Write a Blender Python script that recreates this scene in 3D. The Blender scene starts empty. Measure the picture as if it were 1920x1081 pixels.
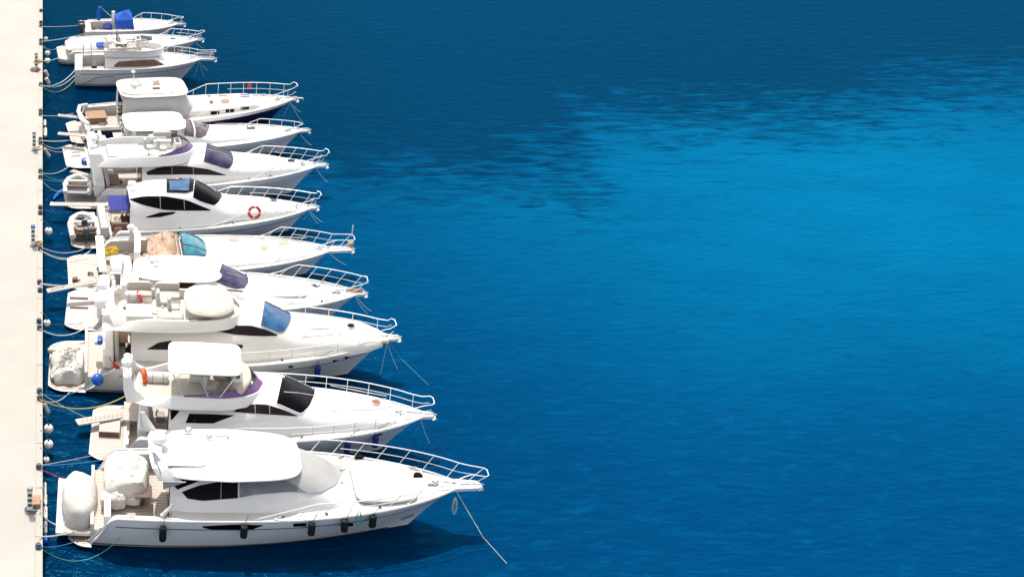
import bpy, math, random
from mathutils import Vector, Matrix, noise
from mathutils.bvhtree import BVHTree
random.seed(7)
R = math.radians
scene = bpy.context.scene
COL = scene.collection

# ---------------------------------------------------------------- camera
F, PITCH, CAMH, CAMY = 2720.0, R(29.5), 36.2, -64.0
cam_d = bpy.data.cameras.new("camera")
cam = bpy.data.objects.new("camera", cam_d); COL.objects.link(cam)
cam.location = (0, CAMY, CAMH)
cam.rotation_euler = (R(90) - PITCH, 0, 0)
cam_d.sensor_width = 36; cam_d.lens = F / 1920 * 36
cam_d.shift_x = (960 - 80) / 1920
cam_d.clip_end = 6000
scene.camera = cam

# ---------------------------------------------------------------- light
SUN = Vector((-0.16, 0.74, 1.6)).normalized()
elev = math.asin(SUN.z); azim = math.atan2(SUN.x, SUN.y)
world = bpy.data.worlds.new("World"); scene.world = world
world.use_nodes = True
nt = world.node_tree
sky = nt.nodes.new("ShaderNodeTexSky"); sky.sky_type = 'NISHITA'
sky.sun_disc = False; sky.sun_elevation = elev; sky.sun_rotation = azim
sky.air_density = .8; sky.dust_density = 2.5; sky.ozone_density = .6
bg = nt.nodes["Background"]; bg.inputs[1].default_value = 0.15
hs = nt.nodes.new('ShaderNodeHueSaturation'); hs.inputs['Saturation'].default_value = .16   # thin white summer haze in the sky
nt.links.new(sky.outputs[0], hs.inputs['Color']); nt.links.new(hs.outputs[0], bg.inputs[0])
sl = bpy.data.lights.new("sun", 'SUN'); sl.energy = 2.7; sl.angle = R(0.5); sl.color = (1, .955, .89)
so = bpy.data.objects.new("sun", sl); COL.objects.link(so)
so.rotation_euler = SUN.to_track_quat('Z', 'Y').to_euler()
so.location = (0, 0, 60)
vs = scene.view_settings
vs.view_transform = 'Standard'; vs.look = 'None'; vs.exposure = 0.85; vs.gamma = 1

# ---------------------------------------------------------------- pixel <-> place (photo pixels, 1920 wide)
CP, SP = math.cos(PITCH), math.sin(PITCH)
CAM = Vector((0, CAMY, CAMH))
def ray(px, py):
    return Vector((px - 80, F * CP + (540.5 - py) * SP, -F * SP + (540.5 - py) * CP))
def P(px, py, z=0.0):
    d = ray(px, py); t = (z - CAMH) / d.z
    return CAM + d * t
def PY(px, py, y):                     # meet of the view ray with the plane Y = y
    d = ray(px, py); t = (y - CAMY) / d.y
    return CAM + d * t

# ---------------------------------------------------------------- materials
MATS = {}
def mat(name, col, rough=0.5, metal=0.0, bump=0.0, bscale=8.0, vary=0.0, vscale=1.5, coat=0.0, trans=0.0, ior=1.45, wear=None, spec=.5):
    m = bpy.data.materials.new(name); m.use_nodes = True
    t = m.node_tree; b = t.nodes["Principled BSDF"]
    b.inputs["Roughness"].default_value = rough; b.inputs["Metallic"].default_value = metal
    b.inputs["Coat Weight"].default_value = coat; b.inputs["IOR"].default_value = ior; b.inputs["Specular IOR Level"].default_value = spec
    b.inputs["Transmission Weight"].default_value = trans
    c = (*col, 1); b.inputs["Base Color"].default_value = c
    if vary or bump:
        tc = t.nodes.new("ShaderNodeTexCoord")
    if vary:
        n = t.nodes.new("ShaderNodeTexNoise"); n.inputs["Scale"].default_value = vscale; n.inputs["Detail"].default_value = 6
        t.links.new(tc.outputs["Object"], n.inputs["Vector"])
        r = t.nodes.new("ShaderNodeMapRange"); r.inputs[1].default_value = .3; r.inputs[2].default_value = .7
        t.links.new(n.outputs[0], r.inputs[0])
        mx = t.nodes.new("ShaderNodeMix"); mx.data_type = 'RGBA'
        d = wear if wear else tuple(x * (1 - vary) for x in col)
        mx.inputs[6].default_value = (*d, 1); mx.inputs[7].default_value = c
        t.links.new(r.outputs[0], mx.inputs[0]); t.links.new(mx.outputs[2], b.inputs["Base Color"])
    if bump:
        n2 = t.nodes.new("ShaderNodeTexNoise"); n2.inputs["Scale"].default_value = bscale; n2.inputs["Detail"].default_value = 5
        t.links.new(tc.outputs["Object"], n2.inputs["Vector"])
        bp = t.nodes.new("ShaderNodeBump"); bp.inputs["Strength"].default_value = bump; bp.inputs["Distance"].default_value = .05
        t.links.new(n2.outputs[0], bp.inputs["Height"]); t.links.new(bp.outputs[0], b.inputs["Normal"])
    MATS[name] = m
    return m
mat('gel', (.72, .71, .695), .22, coat=.3, vary=.05, vscale=.8)
mat('gel_hull', (.84, .83, .81), .2, coat=.4, vary=.07, vscale=.7)
mat('gel_cream', (.80, .76, .69), .25, coat=.3, vary=.05, vscale=.8)
mat('gel_grey', (.30, .31, .33), .3, coat=.2)
mat('deck', (.56, .545, .515), .7, vary=.10, vscale=2.5)
mat('cream', (.47, .425, .365), .7, bump=.3, bscale=3, vary=.08)
mat('cushion', (.47, .45, .425), .75, bump=.3, bscale=2.5, vary=.06)
mat('canvas', (.57, .545, .50), .85, bump=.9, bscale=2.6, vary=.1, vscale=2)
mat('canvas_grey', (.52, .51, .50), .85, bump=.6, bscale=2.2, vary=.15, vscale=2)
mat('canvas_slate', (.22, .23, .26), .8, bump=.6, bscale=2.5, vary=.35, vscale=2.5)
mat('canvas_pale', (.36, .355, .345), .85, bump=.7, bscale=1.8, vary=.12, vscale=2)
mat('canvas_tan', (.50, .345, .24), .85, bump=.5, bscale=2, vary=.25, vscale=2)
mat('canvas_blue', (.004, .085, .50), .8, bump=.5, bscale=3, vary=.3)
mat('canvas_navy', (.02, .025, .20), .85, bump=.4, bscale=3, vary=.2)
mat('glass', (.005, .003, .006), .08, spec=.08, vary=.5, vscale=1.2)
mat('glass_brown', (.022, .010, .012), .08, spec=.25, vary=.6, vscale=1.5)
mat('glass_blue', (.03, .13, .28), .06, spec=.4, vary=.7, vscale=1.8, wear=(.01, .03, .09))
mat('glass_teal', (.03, .27, .36), .1, coat=.5, vary=.6, vscale=3, wear=(.01, .09, .15))
mat('glass_violet', (.008, .010, .045), .06, spec=.3, vary=.6, vscale=2.2, wear=(.07, .06, .12))
mat('acrylic', (.20, .10, .27), .12, coat=.2, trans=.35)
mat('acrylic_smoke', (.05, .04, .055), .10, spec=.3, vary=.6, vscale=2.5, wear=(.14, .11, .12))
mat('steel', (.72, .72, .72), .22, 1.0)
mat('rail', (.80, .80, .80), .35, .35)
mat('black', (.012, .012, .014), .45)
mat('dark', (.05, .045, .045), .6)
mat('dark_brown', (.16, .09, .07), .7, vary=.4, vscale=3)  # plain dark brown for tables, slats, straps and deck gear
mat('wood', (.36, .19, .10), .5, vary=.3, vscale=6)
mat('red', (.62, .03, .015), .5, vary=.2)
mat('orange', (.75, .10, .03), .5)
mat('amber', (.33, .09, .03), .2, coat=.4, vary=.4)
mat('yellow', (.68, .46, .04), .8, vary=.4, vscale=5)
mat('blue', (.005, .10, .46), .35, vary=.2)
mat('fender_blue', (.01, .025, .22), .45)
mat('navy', (.008, .012, .07), .45)
mat('rubber_white', (.64, .62, .60), .5, vary=.2, vscale=3, wear=(.5, .47, .42))
mat('rubber_grey', (.30, .31, .33), .6, vary=.2)
mat('engine', (.05, .055, .07), .35)
mat('rope', (.60, .57, .48), .9)
mat('rope_white', (.70, .70, .68), .9)
mat('rope_green', (.10, .33, .28), .9)
mat('rope_yellow', (.50, .40, .12), .9)
mat('rope_blue', (.04, .16, .38), .9)
mat('rope_dark', (.06, .10, .14), .9)
mat('rope_red', (.34, .05, .07), .9)
mat('grey_stripe', (.10, .10, .12), .35)
mat('buoy_white', (.88, .87, .85), .4, vary=.08, vscale=4)
mat('dome', (.80, .80, .80), .35, coat=.2)

def teak(name, c1, c2, axis='Y', pitch=.09):
    m = mat(name, c1, .7)
    t = m.node_tree; b = t.nodes["Principled BSDF"]
    tc = t.nodes.new("ShaderNodeTexCoord"); sp = t.nodes.new("ShaderNodeSeparateXYZ")
    t.links.new(tc.outputs["Object"], sp.inputs[0])
    md = t.nodes.new("ShaderNodeMath"); md.operation = 'PINGPONG'; md.inputs[1].default_value = pitch
    t.links.new(sp.outputs[1 if axis == 'Y' else 0], md.inputs[0])
    lt = t.nodes.new("ShaderNodeMath"); lt.operation = 'LESS_THAN'; lt.inputs[1].default_value = .009
    t.links.new(md.outputs[0], lt.inputs[0])
    n = t.nodes.new("ShaderNodeTexNoise"); n.inputs["Scale"].default_value = 4; n.inputs["Detail"].default_value = 8
    mp = t.nodes.new("ShaderNodeMapping"); mp.inputs["Scale"].default_value = (.5, 5, 1) if axis == 'Y' else (5, .5, 1)
    t.links.new(tc.outputs["Object"], mp.inputs[0]); t.links.new(mp.outputs[0], n.inputs["Vector"])
    mx = t.nodes.new("ShaderNodeMix"); mx.data_type = 'RGBA'
    mx.inputs[6].default_value = (*c1, 1); mx.inputs[7].default_value = (*c2, 1)
    t.links.new(n.outputs[0], mx.inputs[0])
    m2 = t.nodes.new("ShaderNodeMix"); m2.data_type = 'RGBA'; m2.inputs[7].default_value = (.10, .07, .055, 1)
    t.links.new(mx.outputs[2], m2.inputs[6]); t.links.new(lt.outputs[0], m2.inputs[0])
    t.links.new(m2.outputs[2], b.inputs["Base Color"])
teak('teak', (.56, .48, .425), (.42, .345, .295))
teak('teak_x', (.47, .39, .335), (.34, .27, .225), 'X')
teak('teak_brown', (.36, .22, .13), (.26, .14, .08))
teak('teak_grey', (.54, .50, .48), (.40, .36, .345))

# ---------------------------------------------------------------- mesh builder
class MB:
    def __init__(s): s.v = []; s.f = []; s.s = []
    def add(s, vs, fs, smooth=False):
        o = len(s.v); s.v += [Vector(v) for v in vs]
        s.f += [tuple(i + o for i in f) for f in fs]; s.s += [smooth] * len(fs)
    def box(s, x0, x1, y0, y1, z0, z1, tx=0, tz=0):
        v = [(x0, y0, z0), (x1, y0, z0), (x1, y1, z0), (x0, y1, z0),
             (x0 + tx, y0 + tz, z1), (x1 - tx, y0 + tz, z1), (x1 - tx, y1 - tz, z1), (x0 + tx, y1 - tz, z1)]
        s.add(v, [(0, 3, 2, 1), (4, 5, 6, 7), (0, 1, 5, 4), (1, 2, 6, 5), (2, 3, 7, 6), (3, 0, 4, 7)])
    def grid(s, rows, smooth=True, cu=False, flip=False):
        n, m = len(rows), len(rows[0]); fs = []
        for i in range(n - 1):
            for j in range(m if cu else m - 1):
                q = (i * m + j, i * m + (j + 1) % m, (i + 1) * m + (j + 1) % m, (i + 1) * m + j)
                fs.append(q[::-1] if flip else q)
        s.add([p for r in rows for p in r], fs, smooth)
    def tube(s, pts, r, n=6, closed=False):
        pts = [Vector(p) for p in pts]; rows = []; N = len(pts); up0 = None
        for i, p in enumerate(pts):
            a = pts[(i - 1) % N] if (closed or i) else p; b = pts[(i + 1) % N] if (closed or i < N - 1) else p
            d = (b - a)
            if d.length < 1e-9: d = Vector((0, 0, 1))
            d.normalize()
            if up0 is None or abs(up0.dot(d)) > .95: up0 = Vector((0, 0, 1)) if abs(d.z) < .9 else Vector((1, 0, 0))
            x = d.cross(up0).normalized(); y = x.cross(d).normalized(); up0 = y
            rr = r[i] if isinstance(r, (list, tuple)) else r
            rows.append([p + x * (rr * math.cos(2 * math.pi * k / n)) + y * (rr * math.sin(2 * math.pi * k / n)) for k in range(n)])
        if closed: rows.append(rows[0])
        o = len(s.v)
        s.grid(rows, True, True)
        if not closed:
            s.f += [tuple(o + k for k in range(n)), tuple(o + (N - 1) * n + k for k in range(n))[::-1]]; s.s += [False, False]
    def prism(s, poly, z0, z1):
        n = len(poly)
        v = [(x, y, z0(x, y) if callable(z0) else z0) for x, y in poly] + [(x, y, z1(x, y) if callable(z1) else z1) for x, y in poly]
        s.add(v, [tuple(range(n))[::-1], tuple(range(n, 2 * n))] + [(i, (i + 1) % n, n + (i + 1) % n, n + i) for i in range(n)])
    def slabp(s, pts, off):            # flat polygon of 3D points given thickness along off
        n = len(pts); off = Vector(off)
        v = [Vector(p) for p in pts] + [Vector(p) + off for p in pts]
        s.add(v, [tuple(range(n))[::-1], tuple(range(n, 2 * n))] + [(i, (i + 1) % n, n + (i + 1) % n, n + i) for i in range(n)])
    def lathe(s, prof, c, n=16, axis='z'):
        rows = []
        for r, z in prof:
            row = []
            for k in range(n):
                a = 2 * math.pi * k / n; q = (r * math.cos(a), r * math.sin(a), z)
                if axis == 'x': q = (q[2], q[0], q[1])
                if axis == 'y': q = (q[0], q[2], q[1])
                row.append(Vector(c) + Vector(q))
            rows.append(row)
        s.grid(rows, True, True)
    def ball(s, c, r, n=14, sx=1, sy=1, sz=1):
        rows = []
        for i in range(n // 2 + 1):
            th = math.pi * i / (n // 2) - math.pi / 2
            rows.append([Vector(c) + Vector((sx * r * math.cos(th) * math.cos(2 * math.pi * k / n), sy * r * math.cos(th) * math.sin(2 * math.pi * k / n), sz * r * math.sin(th))) for k in range(n)])
        s.grid(rows, True, True)
    def pillow(s, x0, x1, y0, y1, z0, th, camber=.03, n=5.0, edge=.25, seg=40, wr=0.0, wf=2.0, seed=0, slope=0.0, tail=1.0, fore=1.0):
        """rounded slab: superellipse plan, domed top; slope = rise per metre in x; fore/tail = width factor at the front/back end"""
        cx, cy, a, b = (x0 + x1) / 2, (y0 + y1) / 2, (x1 - x0) / 2, (y1 - y0) / 2
        e = 2.0 / n; rows = []
        def pt(r, k, z):
            t = 2 * math.pi * k / seg; c, q = math.cos(t), math.sin(t)
            X = a * r * math.copysign(abs(c) ** e, c); u = X / a
            wfac = 1 + (u * (fore - 1) if u > 0 else -u * (tail - 1))
            Y = b * r * wfac * math.copysign(abs(q) ** e, q)
            zz = z + slope * (X + a)
            if wr and r > 0.01:
                zz += wr * noise.noise(Vector((X * wf + seed, Y * wf, seed * 1.7))) * (1 if r < .9 else .4) + wr * .45 * (.5 - abs(noise.noise(Vector((X * wf * 2.3 + Y, Y * wf * 2.1 - X * 1.5, seed)))) * 2.2) * (1 if r < .95 else .3)
                k2 = wr * .5 * noise.noise(Vector((X * wf + 9, Y * wf + seed, z * 3)))
                X += k2; Y += k2
            return Vector((cx + X, cy + Y, zz))
        rs = [0.0, .25, .5, .7, .84, .93, .975, 1.0] if wr < .04 else [i / 14 for i in range(13)] + [.9, .95, .98, 1.0]
        if wr >= .04: seg = max(seg, 64)
        for r in rs:
            h = th * (1 - edge * max(0, (r - .8) / .2) ** 2.2) + camber * (1 - r * r)
            rows.append([pt(r, k, z0 + h) for k in range(seg)])
        rows.append([pt(1.0, k, z0 + th * .25) for k in range(seg)])
        rows.append([pt(.97, k, z0) for k in range(seg)])
        rows.append([pt(.01, k, z0) for k in range(seg)])
        s.grid(rows, True, True)
    def build(s, name, material, parent=None, bevel=0, label=None, angle=38):
        me = bpy.data.meshes.new(name)
        me.from_pydata([tuple(v) for v in s.v], [], s.f)
        me.polygons.foreach_set('use_smooth', s.s)
        me.materials.append(MATS[material] if isinstance(material, str) else material)
        if any(s.s): me.set_sharp_from_angle(angle=R(angle))
        me.update()
        o = bpy.data.objects.new(name, me); COL.objects.link(o)
        if parent is not None: o.parent = parent
        if bevel:
            b = o.modifiers.new('bevel', 'BEVEL'); b.width = bevel; b.segments = 2; b.limit_method = 'ANGLE'
        if label: o['label'] = label
        return o

def empty(name, loc, rz, label, cat, group=None):
    o = bpy.data.objects.new(name, None); COL.objects.link(o)
    o.location = loc; o.rotation_euler = (0, 0, rz); o.empty_display_size = .3
    o['label'] = label; o['category'] = cat
    if group: o['group'] = group
    return o
def tag(o, label, cat, group=None):
    o['label'] = label; o['category'] = cat
    if group: o['group'] = group
    return o

def hermite(st, x):
    """st: list of tuples (x, a, b, ...) ascending; monotone-ish cubic interpolation of the rest"""
    n = len(st)
    if x <= st[0][0]: return list(st[0][1:])
    if x >= st[-1][0]: return list(st[-1][1:])
    i = max(k for k in range(n - 1) if st[k][0] <= x)
    h = st[i + 1][0] - st[i][0]; t = (x - st[i][0]) / h; out = []
    for c in range(1, len(st[0])):
        def sec(k): return (st[k + 1][c] - st[k][c]) / (st[k + 1][0] - st[k][0])
        d = sec(i)
        def tang(k):
            if k == 0: return sec(0)
            if k == n - 1: return sec(n - 2)
            a, b = sec(k - 1), sec(k)
            return 0 if a * b <= 0 else 2 * a * b / (a + b)
        m0, m1 = tang(i), tang(i + 1)
        t2, t3 = t * t, t * t * t
        out.append((2 * t3 - 3 * t2 + 1) * st[i][c] + (t3 - 2 * t2 + t) * h * m0 + (-2 * t3 + 3 * t2) * st[i + 1][c] + (t3 - t2) * h * m1)
    return out
def sstep(a, b, x):
    t = min(1, max(0, (x - a) / (b - a))); return t * t * (3 - 2 * t)

# ---------------------------------------------------------------- a boat
class Boat:
    def __init__(s, name, label, cat, stern, bow, B, Fs, xp=1.0, ramp=.7, zp=.5, rake=1.9, xc=None, zc=1.0,
                 gel='gel', hullm='gel_hull', drop=True, tuck=.2, full=2.8, ex=.82, stripe='grey_stripe', teakm='teak', stripe_f=.18, sink=.4, sheer_p=1.5):
        s.sink = sink; zp = max(zp, sink + .16)
        a = P(stern[0], stern[1], -sink); b = P(bow[0], bow[1], bow[2] - sink)
        s.org = a; s.ang = math.atan2(b.y - a.y, b.x - a.x); s.L = math.hypot(b.x - a.x, b.y - a.y)
        s.B, s.Fs, s.Fb, s.rake, s.tuck, s.full, s.ex = B * 1.04, Fs, bow[2], .92 * (bow[2] - sink) / (1 - sink / bow[2]) ** .8, tuck, full, ex
        s.xp, s.ramp, s.zp, s.drop, s.gel, s.hullm = xp, ramp, zp, drop, gel, hullm
        s.zc = zc; s.sheer_p = sheer_p
        s.M = Matrix.Translation(a) @ Matrix.Rotation(s.ang, 4, 'Z'); s.Mi = s.M.inverted()
        s.root = empty(name, a, s.ang, label, cat, 'motor boats moored stern to the quay')
        s.camL = s.Mi @ CAM
        s.xc = s.X(xc, 1.7) if xc else None
        s.hull(stripe, stripe_f); s.decks(teakm)
    def X(s, px, z=2.0, y=0.0):        # local x of the photo column px at height z, local y
        x = 5.0
        for _ in range(6):
            w = s.M @ Vector((x, y, z))
            dep = (w.y - CAMY) * CP + (CAMH - w.z) * SP
            wx = (px - 80) * dep / F
            x += (wx - w.x) / math.cos(s.ang)
        return x
    def L3(s, px, py, z): return s.Mi @ P(px, py, z - s.sink)
    def LY(s, px, py, y):              # local point where the ray meets local plane y
        d = s.M.to_3x3().inverted() @ ray(px, py); t = (y - s.camL.y) / d.y
        return s.camL + d * t
    def hb(s, x):
        t = min(1, max(0, x / s.L))
        if t < .35: k = .90 + .10 * math.sin(math.pi / 2 * t / .35)
        else: k = max(0, 1 - ((t - .35) / .65) ** s.full) ** s.ex
        if s.drop and x < .8: k *= 1 - .20 * (1 - max(0, x) / .8) ** 2.4
        return s.B / 2 * k
    def zbase(s, x): return s.Fs + (s.Fb - s.Fs) * max(0, min(1, x / s.L)) ** s.sheer_p
    def zs(s, x):
        z = s.zbase(x)
        if s.drop: z = s.zp + (z - s.zp) * sstep(s.xp, s.xp + s.ramp, x)
        return z
    def sec(s, t, k):                  # k 0 sheer .. 1 bottom
        xs = t * s.L; zt = s.zs(xs); z = zt + (-.35 - zt) * k
        g = max(0, 1 - max(z, -.2) / s.zbase(xs)); gx = max(0, 1 - z / s.Fb) ** .8
        if t < .2: g = max(0, 1 - max(z, -.2) / s.zbase(xs))
        tk = s.tuck + (.92 - s.tuck) * t ** 2.2
        hb = s.hb(xs) * (1 - tk * g ** 1.35 * (1 if z > 0 else 1.1))
        x = t * (s.L - s.rake * gx)
        return Vector((x, hb, z))
    def hull(s, stripe, sf):
        m = MB(); ts = sorted(set([0] + [s.xp / s.L * q for q in (.5, .9)] + [(s.xp + s.ramp * q / 6) / s.L for q in range(7)] + [i / 34 for i in range(1, 33)] + [.955, .97, .98, .988, .994, .998, 1]))
        ks = [0, .06, .12, .2, .3, .4, .5, .6, .72, .85, 1]
        near = [[s.sec(t, k) * Vector((1, -1, 1)) if False else Vector((s.sec(t, k).x, -s.sec(t, k).y, s.sec(t, k).z)) for k in ks] for t in ts]
        far = [[s.sec(t, k) for k in ks] for t in ts]
        m.grid(near, True); m.grid(far, True, flip=True)
        a, b = near[0], far[0]; m.grid([a, b], False, flip=False)
        s.hullmb = m
        s.hullo = m.build('hull', s.hullm, s.root)
        # rub rail + toe rail + boot stripe
        for nm, fr, rr, mt in (('rub_rail', sf, .026, stripe), ('toe_rail', -0.0, .045, s.gel)):
            q = MB()
            for sg in (-1, 1):
                pts = []
                for i in range(61):
                    t = (s.xp + s.ramp) / s.L + (1 - (s.xp + s.ramp) / s.L) * i / 60
                    if nm == 'rub_rail':
                        v = s.sec(t, fr)
                    else:
                        v = s.sec(t, 0); v.z += .02
                    pts.append(Vector((v.x, sg * v.y, v.z)))
                q.tube(pts, rr, 6)
            q.build(nm, mt, s.root)
        q = MB()
        for sg in (-1, 1):
            pts = []
            for i in range(61):
                t = i / 60 * .93; zt = s.zs(t * s.L); k = (zt - .09 - s.sink) / (zt + .35)
                v = s.sec(t, k); pts.append(Vector((v.x, sg * (v.y + .004), v.z)))
            q.tube(pts, .03, 6)
        q.build('boot_stripe', 'dark', s.root)
    def decks(s, tk):
        m = MB(); L = s.L
        # platform + ramp top surface
        def strip(x0, x1, f0, f1, n=20, dz=0.0, camber=0.0, mb=None, zf=None):
            rows = []
            for i in range(n + 1):
                x = x0 + (x1 - x0) * i / n; a = f0(x); b = f1(x)
                rows.append([Vector((x, a + (b - a) * j / 8, (zf(x) if zf else s.zs(x)) + dz + camber * (1 - (2 * j / 8 - 1) ** 2))) for j in range(9)])
            (mb or m).grid(rows, True)
        xcock = s.xc if s.xc else 0
        if s.xc:
            strip(0, s.xp + .3, lambda x: -s.hb(x), lambda x: s.hb(x), 12, zf=lambda x: s.zp if s.drop else s.zs(x))
            w = .30
            xi = s.xp + .3
            strip(xi, s.xc, lambda x: -s.hb(x), lambda x: -s.hb(x) + w, 24)
            strip(xi, s.xc, lambda x: s.hb(x) - w, lambda x: s.hb(x), 24)
            # inner coaming walls and end walls
            for sg in (-1, 1):
                rows = []
                for i in range(25):
                    x = xi + (s.xc - xi) * i / 24
                    rows.append([Vector((x, sg * (s.hb(x) - w), z)) for z in (s.zs(x), s.zc)])
                m.grid(rows, True, flip=sg > 0)
            for x in (xi,):
                h = s.hb(x) - .0; zt = max(s.zs(x), s.zp)
                m.box(x - .06, x + .06, -h + .28, h - .28, s.zp - .02, max(s.zc + .25, zt))
            # floor
            fl = MB(); rows = []
            for i in range(13):
                x = xi + (s.xc + .6 - xi) * i / 12
                rows.append([Vector((x, (s.hb(x) - w + .01) * (2 * j / 4 - 1), s.zc)) for j in range(5)])
            fl.grid(rows, False); fl.build('cockpit_floor', tk, s.root)
            pl = MB(); rows = []
            for i in range(9):
                x = .10 + (s.xp + .12 - .1) * i / 8; zz = (s.zp if s.drop else s.zs(x)) + .012
                rows.append([Vector((x, (s.hb(x) - .16) * (2 * j / 4 - 1), zz)) for j in range(5)])
            pl.grid(rows, False); pl.build('swim_platform', tk, s.root)
        x1 = L * .999
        strip(xcock, x1, lambda x: -s.hb(x) + .0, lambda x: s.hb(x), 40, dz=-.01, camber=.07)
        s.deckmb = m
        m.build('deck', 'deck', s.root)
    def add(s, m, name, material, **k): 
        par = k.pop('parent', s.root)
        return m.build(name, material, par, **k)
    # superellipse cabin: st rows (px, W, zb, zt); px read at height zt
    def cabin(s, name, st, n=3.6, tumble=.10, material=None, cap='glass', capz=None, yoff=0, raw=False):
        rows_st = []
        for q in st:
            x = q[0] if raw else s.X(q[0], q[3]); rows_st.append((x, q[1], q[2], q[3]))
        x0, x1 = rows_st[0][0], rows_st[-1][0]; N = 44; m = MB(); K = 30; rows = []
        e = 2.0 / n
        def pt(x, th):
            W, zb, zt = hermite(rows_st, x)
            c, q = math.cos(th), math.sin(th)
            h = (zt - zb) * abs(q) ** e
            y = -math.copysign(abs(c) ** e, c) * (W - tumble * h)
            return Vector((x, y + yoff, zb + h))
        ths = [math.pi * k / K for k in range(K + 1)]
        # denser around the corners
        ths = sorted(ths + [math.pi * q for q in (.01, .02, .98, .99)])
        for i in range(N + 1):
            x = x0 + (x1 - x0) * i / N
            rows.append([pt(x, th) for th in ths])
        m.grid(rows, True, flip=True)
        for r, fl in ((rows[0], False), (rows[-1], True)):
            o = len(m.v); m.v += [Vector(v) for v in r]; idx = tuple(range(o, o + len(r)))
            m.f.append(idx[::-1] if fl else idx); m.s.append(False)
        o = s.add(m, name, material or s.gel, angle=50)
        m.st = rows_st; m.pt = pt; m.x0 = x0; m.obj = o
        if cap:
            W, zb, zt = rows_st[0][1:]; c = MB()
            c.box(x0 - .03, x0 + .02, -W * .72, W * .35, (capz or s.zc) + .03, zb + (zt - zb) * .86)
            s.add(c, 'aft_door', cap, parent=o, bevel=.02)
            c = MB(); c.box(x0 + .001, x0 + .25, -W + .01, W - .01, (capz or s.zc), zb + .02)
            s.add(c, 'bulkhead', material or s.gel)
        return m
    # patch cast from photo columns onto a surface, given as upper and lower polylines of photo pixels
    def patch(s, src, up, lo, name, material, nu=14, nv=6, off=.015, mirror=False, parent=None, label=None, frame=None):
        if not hasattr(src, 'bvh'): src.bvh = BVHTree.FromPolygons([tuple(v) for v in src.v], src.f)
        Rm = s.M.to_3x3().inverted()
        def res(pl, u):
            ds = [0]
            for a, b in zip(pl, pl[1:]): ds.append(ds[-1] + math.hypot(b[0] - a[0], b[1] - a[1]))
            t = u * ds[-1]
            for i in range(len(pl) - 1):
                if t <= ds[i + 1] + 1e-9:
                    k = (t - ds[i]) / max(1e-9, ds[i + 1] - ds[i]); return (pl[i][0] + (pl[i + 1][0] - pl[i][0]) * k, pl[i][1] + (pl[i + 1][1] - pl[i][1]) * k)
            return pl[-1]
        rows = []; miss = 0
        for i in range(nu + 1):
            a, b = res(up, i / nu), res(lo, i / nu); row = []
            for j in range(nv + 1):
                px, py = a[0] + (b[0] - a[0]) * j / nv, a[1] + (b[1] - a[1]) * j / nv
                d = (Rm @ ray(px, py)).normalized()
                h = src.bvh.ray_cast(s.camL, d)
                if h[0] is None:
                    miss += 1
                    # nearest point of the surface to the ray
                    best = None
                    q = s.camL + d * ((Vector((s.L * .5, 0, 2)) - s.camL).dot(d))
                    for _ in range(6):
                        nn = src.bvh.find_nearest(q); q = s.camL + d * ((nn[0] - s.camL).dot(d))
                    h = nn
                nrm = h[1] if h[1].dot(d) < 0 else -h[1]
                row.append(h[0] + nrm * off)
            rows.append(row)
        if miss > 8: print('PATCH misses', s.root.name, name, miss)
        m = MB(); m.grid(rows, True)
        par = parent or getattr(src, 'obj', None) or s.root
        o = s.add(m, name, material, parent=par, label=label)
        fr = [r[0] for r in rows] + [v for v in rows[-1][1:-1]] + [r[-1] for r in rows[::-1]] + [v for v in rows[0][-2:0:-1]]
        fr = [v for i, v in enumerate(fr) if (v - fr[i - 1]).length > .02]
        if frame and len(fr) > 4:
            q = MB(); q.tube(fr, .02, 5, closed=True); q.build('frame', frame, o)
        if mirror:
            m2 = MB(); m2.grid([[Vector((v.x, -v.y, v.z)) for v in r] for r in rows], True, flip=True)
            s.add(m2, name, material, parent=par, label=label)
        return o
    def line(s, src, pts, name='seam', material='gel_grey', r=.012, off=.012, parent=None, mirror=False):
        if not hasattr(src, 'bvh'): src.bvh = BVHTree.FromPolygons([tuple(v) for v in src.v], src.f)
        Rm = s.M.to_3x3().inverted(); out = []
        for (a, b), (c, d_) in zip(pts, pts[1:]):
            for k in range(6):
                d = (Rm @ ray(a + (c - a) * k / 5, b + (d_ - b) * k / 5)).normalized(); h = src.bvh.ray_cast(s.camL, d)
                if h[0] is not None: out.append(h[0] + (h[1] if h[1].dot(d) < 0 else -h[1]) * off)
        if len(out) < 2: return None
        par = parent or getattr(src, 'obj', None) or s.root; q = MB(); q.tube(out, r, 5); o = s.add(q, name, material, parent=par)
        if mirror: q = MB(); q.tube([Vector((v.x, -v.y, v.z)) for v in out], r, 5); s.add(q, name, material, parent=par)
        return o
    def spot(s, src, px, py, rx, ry, name, material, n=12, off=.03, parent=None, frame='steel', sq=2.0):
        """small hatch or port cast onto a surface: rx, ry photo pixels"""
        e = 2 / sq
        pts = [(math.copysign(abs(math.cos(2 * math.pi * k / n)) ** e, math.cos(2 * math.pi * k / n)), math.copysign(abs(math.sin(2 * math.pi * k / n)) ** e, math.sin(2 * math.pi * k / n))) for k in range(n)]
        half = n // 2
        up = [(px + rx * pts[k][0], py - ry * pts[k][1]) for k in range(half, -1, -1)]
        lo = [(px + rx * pts[(half + k) % n][0], py - ry * pts[(half + k) % n][1]) for k in range(half + 1)]
        o = s.patch(src, up, lo, name, material, nu=10, nv=4, off=off, parent=parent)
        if frame:
            me = o.data; ring = []
            vs = [v.co.copy() for v in me.vertices]; nv = 5
            ring = [vs[i * nv] for i in range(11)] + [vs[i * nv + 4] for i in range(9, 0, -1)]
            q = MB(); q.tube(ring, .022, 5, closed=True); q.build('frame', frame, o)
        return o
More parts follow.
